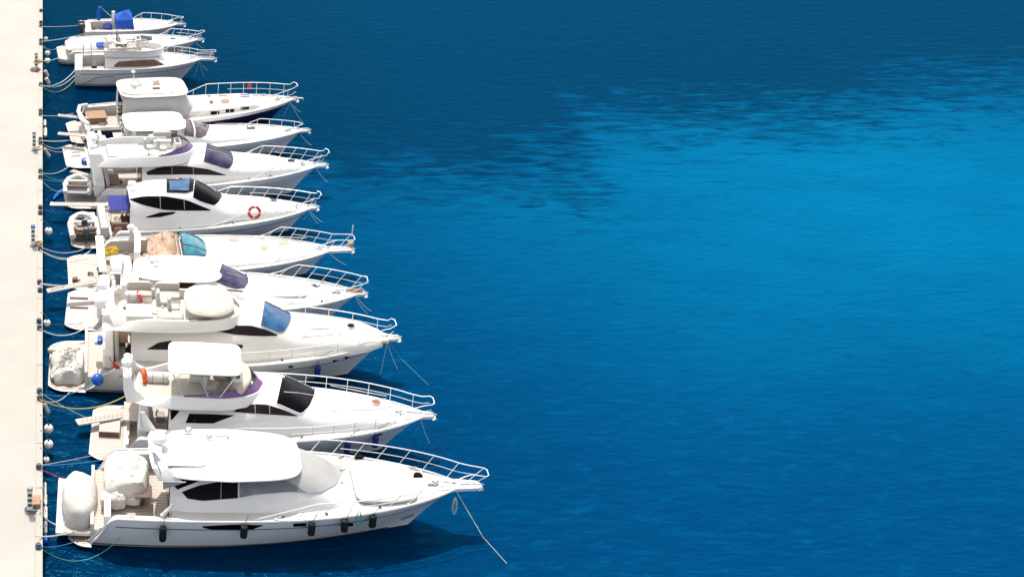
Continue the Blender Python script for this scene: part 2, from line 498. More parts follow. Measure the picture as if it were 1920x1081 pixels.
    def rail(s, px0, h=.68, inset=.12, n=8, lean=.0, ext=0.0, extw=.28, mid=True, exth=None, name='guard_rail', r=.021, side_n=None, open_front=False):
        x0 = s.X(px0, 2.2); L = s.L; xe = L * .985
        def base(x, sg): 
            return Vector((x, sg * max(.05, s.hb(x) - inset), s.zs(x) + .02))
        m = MB(); halves = []
        for sg in (-1, 1):
            pts = [base(x0, sg)]
            for i in range(25):
                u = (i / 24); x = x0 + .25 + (xe - x0 - .25) * u
                b = base(x, sg); hh = h * min(1, .35 + 3.2 * u) if i < 6 else h
                out = .02 + .10 * u
                y = sg * max(extw, abs(b.y) + out * 1.0) if u > .5 else b.y + sg * out
                pts.append(Vector((x + lean, y, b.z + hh)))
            halves.append(pts)
        tipx = L + ext; zt = s.Fb + (exth or h)
        front = [] if open_front else [Vector((tipx + lean - .12, -extw * .95, zt)), Vector((tipx + lean, -extw * .6, zt)), Vector((tipx + lean, extw * .6, zt)), Vector((tipx + lean - .12, extw * .95, zt))]
        if open_front:
            m.tube(halves[0], r, 6); m.tube(halves[1], r, 6)
        else:
            m.tube(halves[0] + front + halves[1][::-1], r, 6)
        if mid:
            for sg, hv in ((-1, halves[0]), (1, halves[1])):
                pts = [Vector((p.x - lean * .45, p.y - sg * .03, p.z - h * .48)) for p in hv[11:]]
                if not open_front: pts += [Vector((tipx + lean * .5 - .1, sg * extw * .8, zt - h * .45))]
                m.tube(pts, r * .7, 5)
        o = s.add(m, name, 'rail')
        for sg, hv in ((-1, halves[0]), (1, halves[1])):
            for k in range(n):
                u = (k + .6) / n; i = 1 + u * 24; i0 = int(i); fr = i - i0
                p = hv[min(25, i0)].lerp(hv[min(25, i0 + 1)], fr) if i0 < 25 else hv[25]
                b = base(min(xe, p.x - lean), sg); b.x = p.x - lean
                q = MB(); q.tube([b, p], r * .72, 5); q.lathe([(.04, 0), (.035, .03), (.0, .035)], b, 6)
                s.add(q, 'stanchion', 'rail', parent=o)
        if not open_front and ext > .3:
            for sg in (-1, 1):
                q = MB(); q.tube([Vector((L + ext * .55, sg * .14, s.Fb + .08)), Vector((L + ext * .8 + lean, sg * extw * .9, zt))], r * .72, 5); s.add(q, 'stanchion', 'rail', parent=o)
        return o
    def pulpit(s, ext=.9, w=.26, anchor=True, m='gel'):
        q = MB(); L = s.L; z = s.Fb
        poly = [(L - .9, -.42), (L - .25, -w * 1.1), (L + ext - .12, -w * .8), (L + ext, -w * .4), (L + ext, w * .4), (L + ext - .12, w * .8), (L - .25, w * 1.1), (L - .9, .42)]
        q.prism(poly, z - .10, z + .045); s.add(q, 'bow_platform', m if m in MATS else s.gel, bevel=.02)
        if anchor:
            a = MB(); a.box(L - .1, L + ext - .05, -.035, .035, z + .05, z + .13)
            a.tube([(L + ext - .2, 0, z + .10), (L + ext + .10, 0, z + .02), (L + ext + .12, 0, z - .22)], .035, 6)
            a.add([(L + ext + .10, -.2, z - .12), (L + ext + .16, 0, z - .34), (L + ext + .1, .2, z - .12), (L + ext - .05, 0, z - .26)], [(0, 1, 2), (0, 3, 1), (1, 3, 2), (0, 2, 3)])
            s.add(a, 'anchor', 'steel')
    def foredeck_kit(s, wl=1.1, chain=True):
        L = s.L; x = L - wl; z = s.zs(x) + .07
        w = MB(); w.lathe([(.0, 0), (.14, 0), (.14, .06), (.08, .09), (.08, .16), (.12, .2), (0, .22)], (x, 0, z), 12); w.box(x - .28, x - .1, -.1, .1, z, z + .14)
        s.add(w, 'windlass', 'steel', angle=30)
        if chain:
            c = MB(); c.tube([(x + .1, 0, z + .1), (L - .2, 0, s.Fb + .08)], .025, 5); s.add(c, 'anchor_chain', 'rubber_grey')
        for sx in (L - 1.7, L * .62):
            for sg in (-1, 1):
                s.cleat(sx, sg * (s.hb(sx) - .14), s.zs(sx) + .03)
        for sg in (-1, 1): s.cleat(s.xp + s.ramp + .5, sg * (s.hb(s.xp + 1) - .15), s.zs(s.xp + s.ramp + .5) + .01)
    def cleat(s, x, y, z, r=0):
        c = MB(); c.tube([(x - .13, y, z + .09), (x + .13, y, z + .09)], .022, 6)
        c.tube([(x - .04, y, z), (x - .04, y, z + .09)], .02, 5); c.tube([(x + .04, y, z), (x + .04, y, z + .09)], .02, 5)
        s.add(c, 'cleat', 'steel')
    # tub of a flybridge: st (px, W) read at z1
    def tub(s, st, z0, z1, th=.10, flare=.12, name='flybridge', floor=.12, scr=None, scrm='acrylic', scrh=.35, material=None, front_lean=.0, n=30, drop_aft=0.0, raw=False):
        pts = [((a if raw else s.X(a, z1)), b) for a, b in st]
        stt = [(a, b) for a, b in pts]; x0, x1 = pts[0][0], pts[-1][0]
        # half outline, arc-like at the front
        def W(x): return hermite(stt, x)[0]
        us = [1 - (1 - i / n) ** 1.8 for i in range(n + 1)]
        xs = [x0 + (x1 - x0) * u for u in us]
        def zt(x): return z1 - drop_aft * (1 - sstep(x0, x0 + (x1 - x0) * .35, x))
        out = [Vector((x, -W(x), 0)) for x in xs]; out += [Vector((v.x, -v.y, 0)) for v in out[::-1] if abs(v.y) > 1e-6]
        cx = x0 + (x1 - x0) * .3
        def ring(scale_in, z, fl, sl=0):
            r = []
            for v in out:
                d = Vector(((v.x - cx) * .25, v.y, 0)); 
                if d.length > 1e-6: d.normalize()
                q = v + d * (fl - scale_in + sl * flare * .5 * sstep(x0 + (x1 - x0) * .35, x0 + (x1 - x0) * .9, v.x)); r.append(Vector((q.x, q.y, z if not callable(z) else z(v.x))))
            return r
        A = ring(0, z0, -flare, 1); Bq = ring(0, zt, 0); C = ring(th, lambda x: zt(x) + .005, 0); D = ring(th + (.05 if flare < 0 else 0), z0 + floor, -max(0, flare) * .6)
        m = MB(); mid = ring(0, lambda x: z0 + (zt(x) - z0) * (.5 if flare > 0 else .42), -flare * (.35 if flare > 0 else .72), .5)
        m.grid([A, mid, Bq, C, D], True)
        o = len(m.v)
        # bottom + floor as strips between sides
        h = len(D) // 2
        for rr, fl in ((D, False), (A, True)):
            rows = [[rr[i], rr[len(rr) - 1 - i]] for i in range(h)]
            m.grid(rows, False, flip=fl)
        ob = s.add(m, name, material or s.gel, angle=40)
        m.obj = ob; m.floorz = z0 + floor; m.out = out; m.W = W
        if scr:
            xs0 = s.X(scr, z1) if not raw else scr
            sel = [k for k, v in enumerate(out) if v.x >= xs0]
            b = [Bq[k].lerp(C[k], .5) for k in sel]; N = len(b)
            t = []; t2 = []
            for j, k in enumerate(sel):
                v = b[j]; d = Vector(((v.x - cx) * .6, v.y * .8, 0)); d.normalize(); e = min(1, 5 * min(j, N - 1 - j) / N)
                t.append(v - d * (.16 * e) + Vector((-.12 * e, 0, scrh * (.12 + .88 * e))))
            q = MB(); q.grid([b, t], True); q.grid([[p + Vector((0, 0, 0)) - (p - Vector((cx, 0, p.z))).normalized() * .02 for p in r] for r in (t, b)], True)
            w = s.add(q, 'windscreen', scrm, parent=ob)
            f = MB(); f.tube(t, .018, 5); s.add(f, 'frame', 'dark', parent=w)
        return m
    def arch(s, pts, w=.5, th=.10, name='radar_arch', material=None, sweep=.0):
        """thick band through local points (x,y,z), broad along x"""
        m = MB(); rows = []
        pts = [Vector(p) for p in pts]; N = len(pts)
        for i, p in enumerate(pts):
            a = pts[max(0, i - 1)]; b = pts[min(N - 1, i + 1)]; d = (b - a).normalized()
            xdir = Vector((1, 0, 0)); nrm = d.cross(xdir).normalized()
            ww = w[i] if isinstance(w, (list, tuple)) else w
            rows.append([p + xdir * (ww / 2) + nrm * (-th * .3), p + xdir * (ww * .42) + nrm * th * .5, p - xdir * (ww * .42) + nrm * th * .5, p - xdir * (ww / 2) - nrm * th * .3, p - nrm * (th * .5)])
        m.grid(rows, True, True)
        for r, fl in ((rows[0], False), (rows[-1], True)):
            o = len(m.v); m.v += r; idx = tuple(range(o, o + 5)); m.f.append(idx[::-1] if fl else idx); m.s.append(False)
        return s.add(m, name, material or s.gel, angle=45, bevel=0)
    def dome(s, x, y, z, r=.28, parent=None, name='radar_dome', h=1.0):
        m = MB(); m.lathe([(0, 0), (r * .9, 0), (r, r * .15 * h), (r, r * .55 * h), (r * .85, r * .85 * h), (r * .5, r * 1.05 * h), (0, r * 1.12 * h)], (x, y, z), 18)
        return s.add(m, name, 'dome', parent=parent or s.root)
    def whip(s, x, y, z, dx, dy, dz, r=.016, name='antenna', m='rubber_white'):
        q = MB(); q.tube([(x, y, z), (x + dx * .5, y + dy * .5, z + dz * .5), (x + dx, y + dy, z + dz)], [r * 1.4, r, r * .6], 6); return s.add(q, name, m)
    def cushion(s, x0, x1, y0, y1, z, th=.14, name='cushion', m='cushion', **k):
        q = MB(); q.pillow(x0, x1, y0, y1, z, th, **k); return s.add(q, name, m)
    def settee(s, x0, x1, y0, y1, z, side='aft', m='cushion', h=.42):
        q = MB(); q.box(x0, x1, y0, y1, z, z + h - .1); o = s.add(q, 'seat_base', s.gel, bevel=.03)
        q = MB(); q.pillow(x0, x1, y0, y1, z + h - .1, .13, n=7); s.add(q, 'seat_cushion', m, parent=o)
        q = MB(); t = .2
        if side == 'aft': q.pillow(x0 - .02, x0 + t, y0, y1, z + h, .38, n=7)
        if side == 'fore': q.pillow(x1 - t, x1 + .02, y0, y1, z + h, .38, n=7)
        if side == 'near': q.pillow(x0, x1, y0 - .02, y0 + t, z + h, .38, n=7)
        if side == 'far': q.pillow(x0, x1, y1 - t, y1 + .02, z + h, .38, n=7)
        s.add(q, 'backrest', m, parent=o)
    def helm(s, x, y, z, w=.9):
        q = MB(); q.box(x, x + .5, y - w / 2, y + w / 2, z, z + .95, tx=.1); o = s.add(q, 'helm_console', s.gel, bevel=.05)
        q = MB(); q.tube([(x - .05 + .06 * math.sin(a), y + .2 * math.cos(a), z + .85 + .19 * math.sin(a)) for a in [2 * math.pi * k / 14 for k in range(14)]], .018, 5, closed=True)
        s.add(q, 'steering_wheel', 'dark', parent=o)
        q = MB(); q.box(x + .12, x + .34, y - w / 2 + .12, y + w / 2 - .12, z + .951, z + .97); s.add(q, 'instrument_panel', 'dark', parent=o)
    def seat(s, x, y, z, m='cushion'):
        q = MB(); q.tube([(x, y, z), (x, y, z + .4)], .06, 8); o = s.add(q, 'seat_pedestal', 'steel')
        q = MB(); q.pillow(x - .26, x + .26, y - .26, y + .26, z + .4, .14, n=4); s.add(q, 'seat_cushion', m, parent=o)
        q = MB(); q.pillow(x - .32, x - .16, y - .26, y + .26, z + .5, .5, n=4); s.add(q, 'backrest', m, parent=o)
    def gangway(s, p0, p1, w=.4, m='gel', th=.09, rails=False):
        """boarding plank from p0 (on the boat) to p1 (over the water), local points"""
        p0, p1 = Vector(p0), Vector(p1); d = (p1 - p0); sd = Vector((-d.y, d.x, 0)).normalized() * w / 2
        q = MB(); q.slabp([p0 - sd, p1 - sd, p1 + sd, p0 + sd], (0, 0, -th)); o = s.add(q, 'gangway', m, bevel=.02)
        q = MB(); e = sd * .72; up = Vector((0, 0, .004)); a = p0.lerp(p1, .04); b = p0.lerp(p1, .95)
        q.slabp([a - e + up, b - e + up, b + e + up, a + e + up], (0, 0, .01)); s.add(q, 'tread', 'teak_x', parent=o)
        return o
    def W2(s, p): return s.M @ Vector(p)

def bez(p, q, sag, n=12, side=0):
    p, q = Vector(p), Vector(q); out = []
    for i in range(n + 1):
        t = i / n; v = p.lerp(q, t); v.z -= sag * 4 * t * (1 - t); v.x += side * 4 * t * (1 - t); out.append(v)
    return out
def rope(pts, label, m='rope', r=.022, name='mooring_line', cat='mooring rope', group='mooring ropes'):
    q = MB(); q.tube(pts, r, 5); return tag(q.build(name, m), label, cat, group)
def fender(b, px, py0, z0off, label, m='black', r=.13, h=.62, drop=.85, group='cylindrical hull fenders'):
    """cylindrical fender hung on the near side of boat b at photo column px"""
    x = b.X(px, 1.2, -b.B / 2)
    for _ in range(3):
        t = x / b.L
        pr = b.sec(t, .45); xx = b.X(px, 1.0, -pr.y); t += (xx - pr.x) / b.L; x = t * b.L
    sh = b.sec(t, 0); v = b.sec(t, .5)
    zc = sh.z - drop
    k = (sh.z - zc) / (sh.z + .35); w = b.sec(t, min(.95, max(0, k)))
    y = -(max(w.y, b.sec(t, min(.95, max(0, k - .2))).y) + r + .02)
    c = Vector((w.x, y, zc)); root = empty('hull_fender', b.M @ c, b.ang, label, 'fender', group)
    q = MB(); q.lathe([(0, -h / 2), (r * .5, -h / 2), (r * .92, -h * .42), (r, -h * .34), (r, h * .34), (r * .92, h * .42), (r * .4, h * .5), (r * .3, h * .58), (0, h * .58)], (0, 0, 0), 14); q.build('body', m, root)
    q = MB(); top = Vector((sh.x, -(sh.y - .05), sh.z + .3)) - c
    q.tube([(0, 0, h * .55), (0, 0, (sh.z - zc)), top], .014, 5); q.build('rope', 'rope_dark', root)
    return root

# ---------------------------------------------------------------- the setting: water and quay
def water_mat():
    m = bpy.data.materials.new('water'); m.use_nodes = True; MATS['water'] = m
    t = m.node_tree; b = t.nodes["Principled BSDF"]; N = t.nodes.new; Lk = t.links.new
    b.inputs["Roughness"].default_value = .14; b.inputs["Specular IOR Level"].default_value = .05; b.inputs["IOR"].default_value = 1.33
    tc = N("ShaderNodeTexCoord")
    def noise_(scale, detail, vec, dist=0.0, rough=.55):
        n = N("ShaderNodeTexNoise"); n.inputs["Scale"].default_value = scale; n.inputs["Detail"].default_value = detail
        n.inputs["Distortion"].default_value = dist; n.inputs["Roughness"].default_value = rough
        Lk(vec, n.inputs["Vector"]); return n.outputs[0]
    def mapping(sc, rot=0):
        mp = N("ShaderNodeMapping"); mp.inputs["Scale"].default_value = sc; mp.inputs["Rotation"].default_value = (0, 0, rot)
        Lk(tc.outputs["Object"], mp.inputs[0]); return mp.outputs[0]
    def mth(op, a, c=None, d=None):
        n = N("ShaderNodeMath"); n.operation = op
        for i, v in enumerate((a, c, d)):
            if v is None: continue
            if isinstance(v, (int, float)): n.inputs[i].default_value = v
            else: Lk(v, n.inputs[i])
        return n.outputs[0]
    def ss(v, a, c, lo=0.0, hi=1.0):
        n = N("ShaderNodeMapRange"); n.interpolation_type = 'SMOOTHSTEP'
        n.inputs[1].default_value = a; n.inputs[2].default_value = c; n.inputs[3].default_value = lo; n.inputs[4].default_value = hi
        Lk(v, n.inputs[0]); return n.outputs[0]
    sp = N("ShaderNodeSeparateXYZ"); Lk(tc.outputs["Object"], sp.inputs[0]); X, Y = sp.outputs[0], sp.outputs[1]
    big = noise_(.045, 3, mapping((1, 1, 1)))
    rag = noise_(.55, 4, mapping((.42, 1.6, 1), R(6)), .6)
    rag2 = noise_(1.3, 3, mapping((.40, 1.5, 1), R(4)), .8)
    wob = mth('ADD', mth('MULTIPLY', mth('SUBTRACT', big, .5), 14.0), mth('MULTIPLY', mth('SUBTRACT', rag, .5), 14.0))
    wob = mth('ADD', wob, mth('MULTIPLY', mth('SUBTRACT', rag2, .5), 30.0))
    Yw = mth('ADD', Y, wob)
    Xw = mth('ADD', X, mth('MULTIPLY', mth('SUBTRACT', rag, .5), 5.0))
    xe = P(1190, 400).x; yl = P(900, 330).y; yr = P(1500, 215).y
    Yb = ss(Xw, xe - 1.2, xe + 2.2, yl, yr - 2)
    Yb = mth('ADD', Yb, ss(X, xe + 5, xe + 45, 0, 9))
    deep = ss(mth('SUBTRACT', Yw, Yb), -7, 7)  # dark hillside reflection painted into the base colour, with a ragged edge
    # bright sky reflection to the right, painted into the water colour
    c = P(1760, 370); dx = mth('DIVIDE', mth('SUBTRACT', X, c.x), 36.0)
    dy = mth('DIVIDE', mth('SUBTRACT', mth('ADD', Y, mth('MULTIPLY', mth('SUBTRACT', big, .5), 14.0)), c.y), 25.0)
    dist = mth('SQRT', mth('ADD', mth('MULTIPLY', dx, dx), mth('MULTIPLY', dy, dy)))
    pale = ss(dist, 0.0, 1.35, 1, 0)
    left = ss(X, -2, 30, 0, 1)      # darker toward the quay: shade and reflection painted into the colour
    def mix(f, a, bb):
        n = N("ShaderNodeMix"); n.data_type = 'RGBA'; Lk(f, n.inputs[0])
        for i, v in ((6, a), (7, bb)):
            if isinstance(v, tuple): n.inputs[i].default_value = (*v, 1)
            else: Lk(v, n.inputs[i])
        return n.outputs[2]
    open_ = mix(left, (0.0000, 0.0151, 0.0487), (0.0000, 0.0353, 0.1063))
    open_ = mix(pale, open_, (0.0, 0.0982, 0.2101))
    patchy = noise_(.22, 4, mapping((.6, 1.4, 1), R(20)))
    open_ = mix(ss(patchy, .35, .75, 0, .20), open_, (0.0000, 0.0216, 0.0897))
    streak = noise_(1.5, 5, mapping((.5, 1.5, 1), R(-22)), .9, .60)  # ripple brightness painted in as lighter and darker streaks
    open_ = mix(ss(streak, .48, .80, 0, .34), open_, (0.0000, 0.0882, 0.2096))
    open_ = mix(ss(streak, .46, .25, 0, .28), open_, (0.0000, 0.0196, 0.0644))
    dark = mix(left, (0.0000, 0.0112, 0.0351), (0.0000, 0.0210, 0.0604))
    col = mix(deep, open_, dark)  # deep is the mask of the painted hillside reflection
    h = mth('ADD', mth('MULTIPLY', noise_(1.1, 4, mapping((.55, 1.5, 1), R(-20)), .8), 1.0), mth('MULTIPLY', noise_(3.0, 4, mapping((.6, 1.4, 1), R(12)), .6), .4))
    dif = N("ShaderNodeBsdfDiffuse"); glo = N("ShaderNodeBsdfGlossy"); glo.inputs["Roughness"].default_value = .13; glo.inputs["Color"].default_value = (.08, .62, 1, 1)
    fr = N("ShaderNodeFresnel"); fr.inputs["IOR"].default_value = 1.33; ms = N("ShaderNodeMixShader")
    bp = N("ShaderNodeBump"); bp.inputs["Strength"].default_value = .46; bp.inputs["Distance"].default_value = .28
    Lk(h, bp.inputs["Height"]); Lk(bp.outputs[0], dif.inputs["Normal"]); Lk(bp.outputs[0], glo.inputs["Normal"]); Lk(bp.outputs[0], fr.inputs["Normal"])
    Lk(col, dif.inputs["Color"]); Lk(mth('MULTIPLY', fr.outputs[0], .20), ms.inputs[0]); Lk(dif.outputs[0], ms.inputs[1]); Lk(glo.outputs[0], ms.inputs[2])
    Lk(ms.outputs[0], t.nodes["Material Output"].inputs["Surface"]); t.nodes.remove(b)
    return m
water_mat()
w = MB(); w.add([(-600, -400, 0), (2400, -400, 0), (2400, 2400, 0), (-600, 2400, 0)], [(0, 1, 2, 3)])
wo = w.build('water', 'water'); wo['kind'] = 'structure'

def pier_mat():
    m = mat('concrete', (.86, .815, .75), .85)
    t = m.node_tree; b = t.nodes["Principled BSDF"]; N = t.nodes.new; Lk = t.links.new
    tc = N("ShaderNodeTexCoord")
    n = N("ShaderNodeTexNoise"); n.inputs["Scale"].default_value = .6; n.inputs["Detail"].default_value = 9; Lk(tc.outputs["Object"], n.inputs["Vector"])
    n2 = N("ShaderNodeTexNoise"); n2.inputs["Scale"].default_value = 14; n2.inputs["Detail"].default_value = 4; Lk(tc.outputs["Object"], n2.inputs["Vector"])
    br = N("ShaderNodeTexBrick"); br.offset = 0; br.inputs["Scale"].default_value = 1; br.inputs["Brick Width"].default_value = 2.4; br.inputs["Row Height"].default_value = 3.0
    br.inputs["Mortar Size"].default_value = .012; br.inputs["Color1"].default_value = (1, 1, 1, 1); br.inputs["Color2"].default_value = (.965, .965, .96, 1); br.inputs["Mortar"].default_value = (.95, .945, .94, 1)
    Lk(tc.outputs["Object"], br.inputs["Vector"])
    r = N("ShaderNodeMapRange"); r.inputs[1].default_value = .35; r.inputs[2].default_value = .7; r.inputs[3].default_value = .93; r.inputs[4].default_value = 1.0; Lk(n.outputs[0], r.inputs[0])
    r2 = N("ShaderNodeMapRange"); r2.inputs[1].default_value = .3; r2.inputs[2].default_value = .7; r2.inputs[3].default_value = .97; r2.inputs[4].default_value = 1.0; Lk(n2.outputs[0], r2.inputs[0])
    mu = N("ShaderNodeMath"); mu.operation = 'MULTIPLY'; Lk(r.outputs[0], mu.inputs[0]); Lk(r2.outputs[0], mu.inputs[1])
    mx = N("ShaderNodeMix"); mx.data_type = 'RGBA'; mx.blend_type = 'MULTIPLY'; mx.inputs[0].default_value = 1
    mx.inputs[6].default_value = (.378, .358, .318, 1); Lk(br.outputs[0], mx.inputs[7])
    mx2 = N("ShaderNodeMix"); mx2.data_type = 'RGBA'; mx2.blend_type = 'MULTIPLY'; mx2.inputs[0].default_value = 1
    cb = N("ShaderNodeCombineColor"); 
    for i in range(3): Lk(mu.outputs[0], cb.inputs[i])
    Lk(mx.outputs[2], mx2.inputs[6]); Lk(cb.outputs[0], mx2.inputs[7]); Lk(mx2.outputs[2], b.inputs["Base Color"])
pier_mat()
QZ = 1.10
q = MB(); q.box(-45, -.27, -90, 120, -4, QZ); qo = q.build('quay', 'concrete'); qo['kind'] = 'structure'
q = MB()
y = -90.0
while y < 120:
    q.box(-.268, 0.0, y, y + 2.98, -4, QZ + .05); y += 3.0
ko = q.build('quay_kerb', 'concrete', bevel=.02); ko['kind'] = 'structure'

# quay furniture
def QP(px, py, z=QZ): 
    v = P(px, py, z); return v
def ring_cleat(px, py, label, blue=False):
    c = QP(px, py, QZ + .05); c.x = min(-.13, c.x)
    root = empty('mooring_bollard', c, random.uniform(-.3, .3), label, 'bollard', 'mooring bollards along the quay edge')
    q = MB(); q.lathe([(0, 0), (.12, 0), (.12, .03), (.06, .05), (.055, .13), (.09, .17), (.09, .2), (0, .21)], (0, 0, 0), 12); q.build('post', 'dark', root, angle=30)
    q = MB()
    for k in range(3):
        q.tube([((.08 + .012 * k) * math.cos(a) * 1.1, (.08 + .01 * k) * math.sin(a), .05 + .035 * k) for a in [2 * math.pi * i / 14 for i in range(14)]], .022, 5, closed=True)
    q.build('rope_turns', 'rope_blue' if blue else 'rope_dark', root)
    return root
bol = [(72, 1026, 'blue roped bollard nearest the bottom of the photograph', 1), (73, 877, 'dark bollard level with the covered stern sunlounge of the nearest yacht', 0),
       (74, 735, 'dark bollard holding blue lines just above the yellow rope bollard', 0), (75, 748, 'dark bollard holding the yellow rope', 0),
       (74, 616, 'dark bollard just below the small white ball fender', 0), (73, 604, 'small dark bollard beside the small white ball fender', 0),
       (75, 546, 'dark bollard beside the tip of the long white gangway', 0), (74, 531, 'dark bollard with thick pale line, above the long gangway tip', 0),
       (75, 468, 'dark bollard with four pale ropes, below the blue topped pedestal', 0), (76, 401, 'dark bollard just below the grey gangway tip', 0),
       (76, 391, 'dark bollard level with the grey gangway tip', 0), (77, 334, 'dark bollard below the green roped bollard', 0),
       (77, 323, 'bollard with green rope turns', 0), (77, 270, 'dark bollard beside the slanting cylindrical quay fender', 0),
       (77, 263, 'dark bollard at the foot of the second pedestal from the top', 0), (77, 216, 'dark bollard opposite the narrow upper gangway', 0),
       (77, 210, 'dark bollard just above the one opposite the upper gangway', 0), (77, 160, 'dark bollard holding the ropes of the flybridge fishing boat', 0),
       (77, 84, 'dark bollard above the two small ball fenders', 0), (77, 78, 'dark bollard holding the tight line of the second boat from the top', 0),
       (77, 50, 'dark bollard holding the tight line of the topmost boat', 0), (77, 44, 'small dark bollard just above the topmost line', 0), (77, 22, 'topmost dark bollard on the quay edge', 0)]
for px, py, lb, bl in bol: ring_cleat(px, py, lb, bl)

def pedestal(px, py, label, box=None, hose=None, hh=1.05, blue=False):
    c = QP(px, py)
    root = empty('service_pedestal', c, 0, label, 'service post', 'power and water posts on the quay')
    q = MB(); q.box(-.17, .17, -.17, .17, 0, .07); q.build('base', 'rubber_grey', root, bevel=.01)
    q = MB(); q.box(-.11, .11, -.10, .10, .07, hh, tx=.01, tz=.01); p = q.build('post', 'gel', root, bevel=.02)
    q = MB(); q.box(-.12, .12, -.13, .13, hh, hh + .12, tx=.03, tz=.03); q.build('cap', 'blue' if blue else 'rubber_grey', root, bevel=.02)
    for z in (.32, .55, .80):
        q = MB(); q.box(-.08, .08, -.125, -.10, z, z + .12); q.build('socket', 'dark', p, bevel=.01)
    q = MB(); q.tube([(.13, -.05, .6), (.2, -.05, .58), (.22, -.05, .5)], .018, 5); q.build('tap', 'steel', p)
    return root
pedestal(56, 958, 'grey and white service post beside the wooden box, level with the nearest yacht')
pedestal(62, 460, 'service post with blue cap near the large ball fender', blue=True)
pedestal(64, 281, 'dark capped service post with pale hoses at its foot, second from the top')
pedestal(68, 130, 'service post wrapped with a yellow hose, highest on the quay')
def coil(px, py, label, m, r=.24, turns=4, z=QZ, name='hose_coil', th=.028, cat='hose'):
    c = QP(px, py, z); q = MB(); pts = []
    for k in range(turns * 16 + 1):
        a = 2 * math.pi * k / 16; rr = r * (1 + .14 * math.sin(a * .37 + px)); pts.append((rr * math.cos(a) * 1.2, rr * math.sin(a), th + .028 * (k / 16) + .02 * math.sin(a * 2.3)))
    q.tube(pts, th, 5); o = q.build(name, m); o.location = c; return tag(o, label, cat, 'hoses and ropes coiled on the quay')
coil(66, 132, 'brown hose coil on the quay below the yellow hose', 'wood', .26)
coil(71, 117, 'yellow hose coil beside the topmost service post', 'yellow', .2, 5)
coil(70, 459, 'brown hose tangle at the blue capped post near the large ball fender', 'wood', .18, 4)
coil(71, 280, 'pale hose coil at the foot of the dark capped service post', 'rope', .17, 4)
coil(58, 957, 'dark blue rope coil at the foot of the lowest service post', 'rope_dark', .17, 3)
c = QP(66, 945); q = MB(); q.box(-.18, .2, -.3, .28, 0, .25); o = q.build('wooden_box', 'wood', bevel=.02); o.location = c
tag(o, 'small brown wooden box between the lowest service post and the quay edge', 'box')

# fenders that hang on the quay face
def ball_fender(px, py, rpx, label, z=.55):
    s_ = (P(px + 1, py, z) - P(px, py, z)).x; r = rpx * s_
    c = P(px, py, z); c.x = max(c.x, r + .02)
    root = empty('ball_fender', c, 0, label, 'ball fender', 'white ball fenders along the quay')
    q = MB(); q.ball((0, 0, 0), r, 18); q.build('body', 'buoy_white', root)
    q = MB(); q.lathe([(r * .28, 0), (r * .2, .07), (0, .08)], (0, 0, r * .94), 10); q.build('neck', 'black', root)
    q = MB(); q.tube([(0, 0, r + .05), (-c.x * .6, 0, QZ - c.z), (-c.x - .12, .05, QZ - c.z + .07)], .016, 5); q.build('rope', 'rope_dark', root)
ball_fender(91, 803, 9, 'white ball fender, upper of the pair beside the second yacht gangway', z=.5)
ball_fender(91, 832, 9, 'white ball fender, lower of the pair beside the second yacht gangway', z=.5)
ball_fender(84, 861, 6, 'small grubby ball fender above the red rope', z=.6)
ball_fender(88, 605, 7, 'lone white ball fender beside the dark planked platform', z=.6)
ball_fender(91, 433, 7.5, 'large lone ball fender below the grey gangway', z=.5)
ball_fender(89, 100, 5.2, 'small white ball fender, upper of the two by the yellow hose', z=.6)
ball_fender(89, 114, 5.5, 'small white ball fender, lower of the two by the yellow hose', z=.6)
ball_fender(86, 73, 4, 'tiny white ball fender highest on the quay face', z=.6)
def tube_fender(px, py, lpx, rpx, label, tilt=0, m='rubber_white', z=.55, horiz=False):
    s_ = (P(px + 1, py, z) - P(px, py, z)).x; r = rpx * s_; c = P(px, py, z); c.x = max(c.x, r + .02)
    n = 'quay_fender'; root = empty(n, c, 0, label, 'quay fender', 'tube fenders on the quay face')
    L = abs((P(px, py - lpx / 2, z) - P(px, py + lpx / 2, z)).y) if horiz else lpx * s_ / CP
    q = MB(); prof = [(0, -L / 2), (r * .6, -L / 2), (r, -L * .42), (r, L * .42), (r * .6, L / 2), (0, L / 2)]
    q.lathe(prof, (0, 0, 0), 12, 'y' if horiz else 'z'); o = q.build('body', m, root)
    if not horiz: o.rotation_euler = (0, R(tilt), 0)
    q = MB(); q.tube([(0, 0, r * .5), (-c.x * .5, 0, QZ - c.z - .02), (-c.x - .1, 0, QZ - c.z + .06)], .016, 5); q.build('rope', 'rope_dark', root)
tube_fender(87, 765, 20, 4.2, 'white tube fender leaning off the quay below the yellow rope', tilt=-22)
tube_fender(83, 915, 22, 3.2, 'pale tube fender, top of the row beside the lowest service post', horiz=True)
tube_fender(84, 936, 20, 3.8, 'pale tube fender, second of the row beside the lowest service post', horiz=True)
tube_fender(84, 961, 24, 4.2, 'longest pale tube fender in the row beside the lowest service post', horiz=True)
tube_fender(84, 988, 22, 4.0, 'grey tube fender at the lower end of the row', m='rubber_grey', horiz=True)
tube_fender(85, 1009, 12, 4.4, 'short blue tube fender below the grey one', m='blue', horiz=True)
tube_fender(84, 231, 10, 3.0, 'short white tube fender level with the upper gangway', horiz=True)
tube_fender(85, 248, 15, 3.4, 'yellowed tube fender above the slanting one', horiz=True)
tube_fender(88, 286, 17, 3.4, 'slanting pale tube fender beside the second post from the top', tilt=-30)
tube_fender(87, 138, 12, 3.6, 'small slanting tube fender, upper of two by the fishing boat', tilt=-25)
tube_fender(89, 152, 12, 3.8, 'small slanting tube fender, lower of two by the fishing boat', tilt=-25)

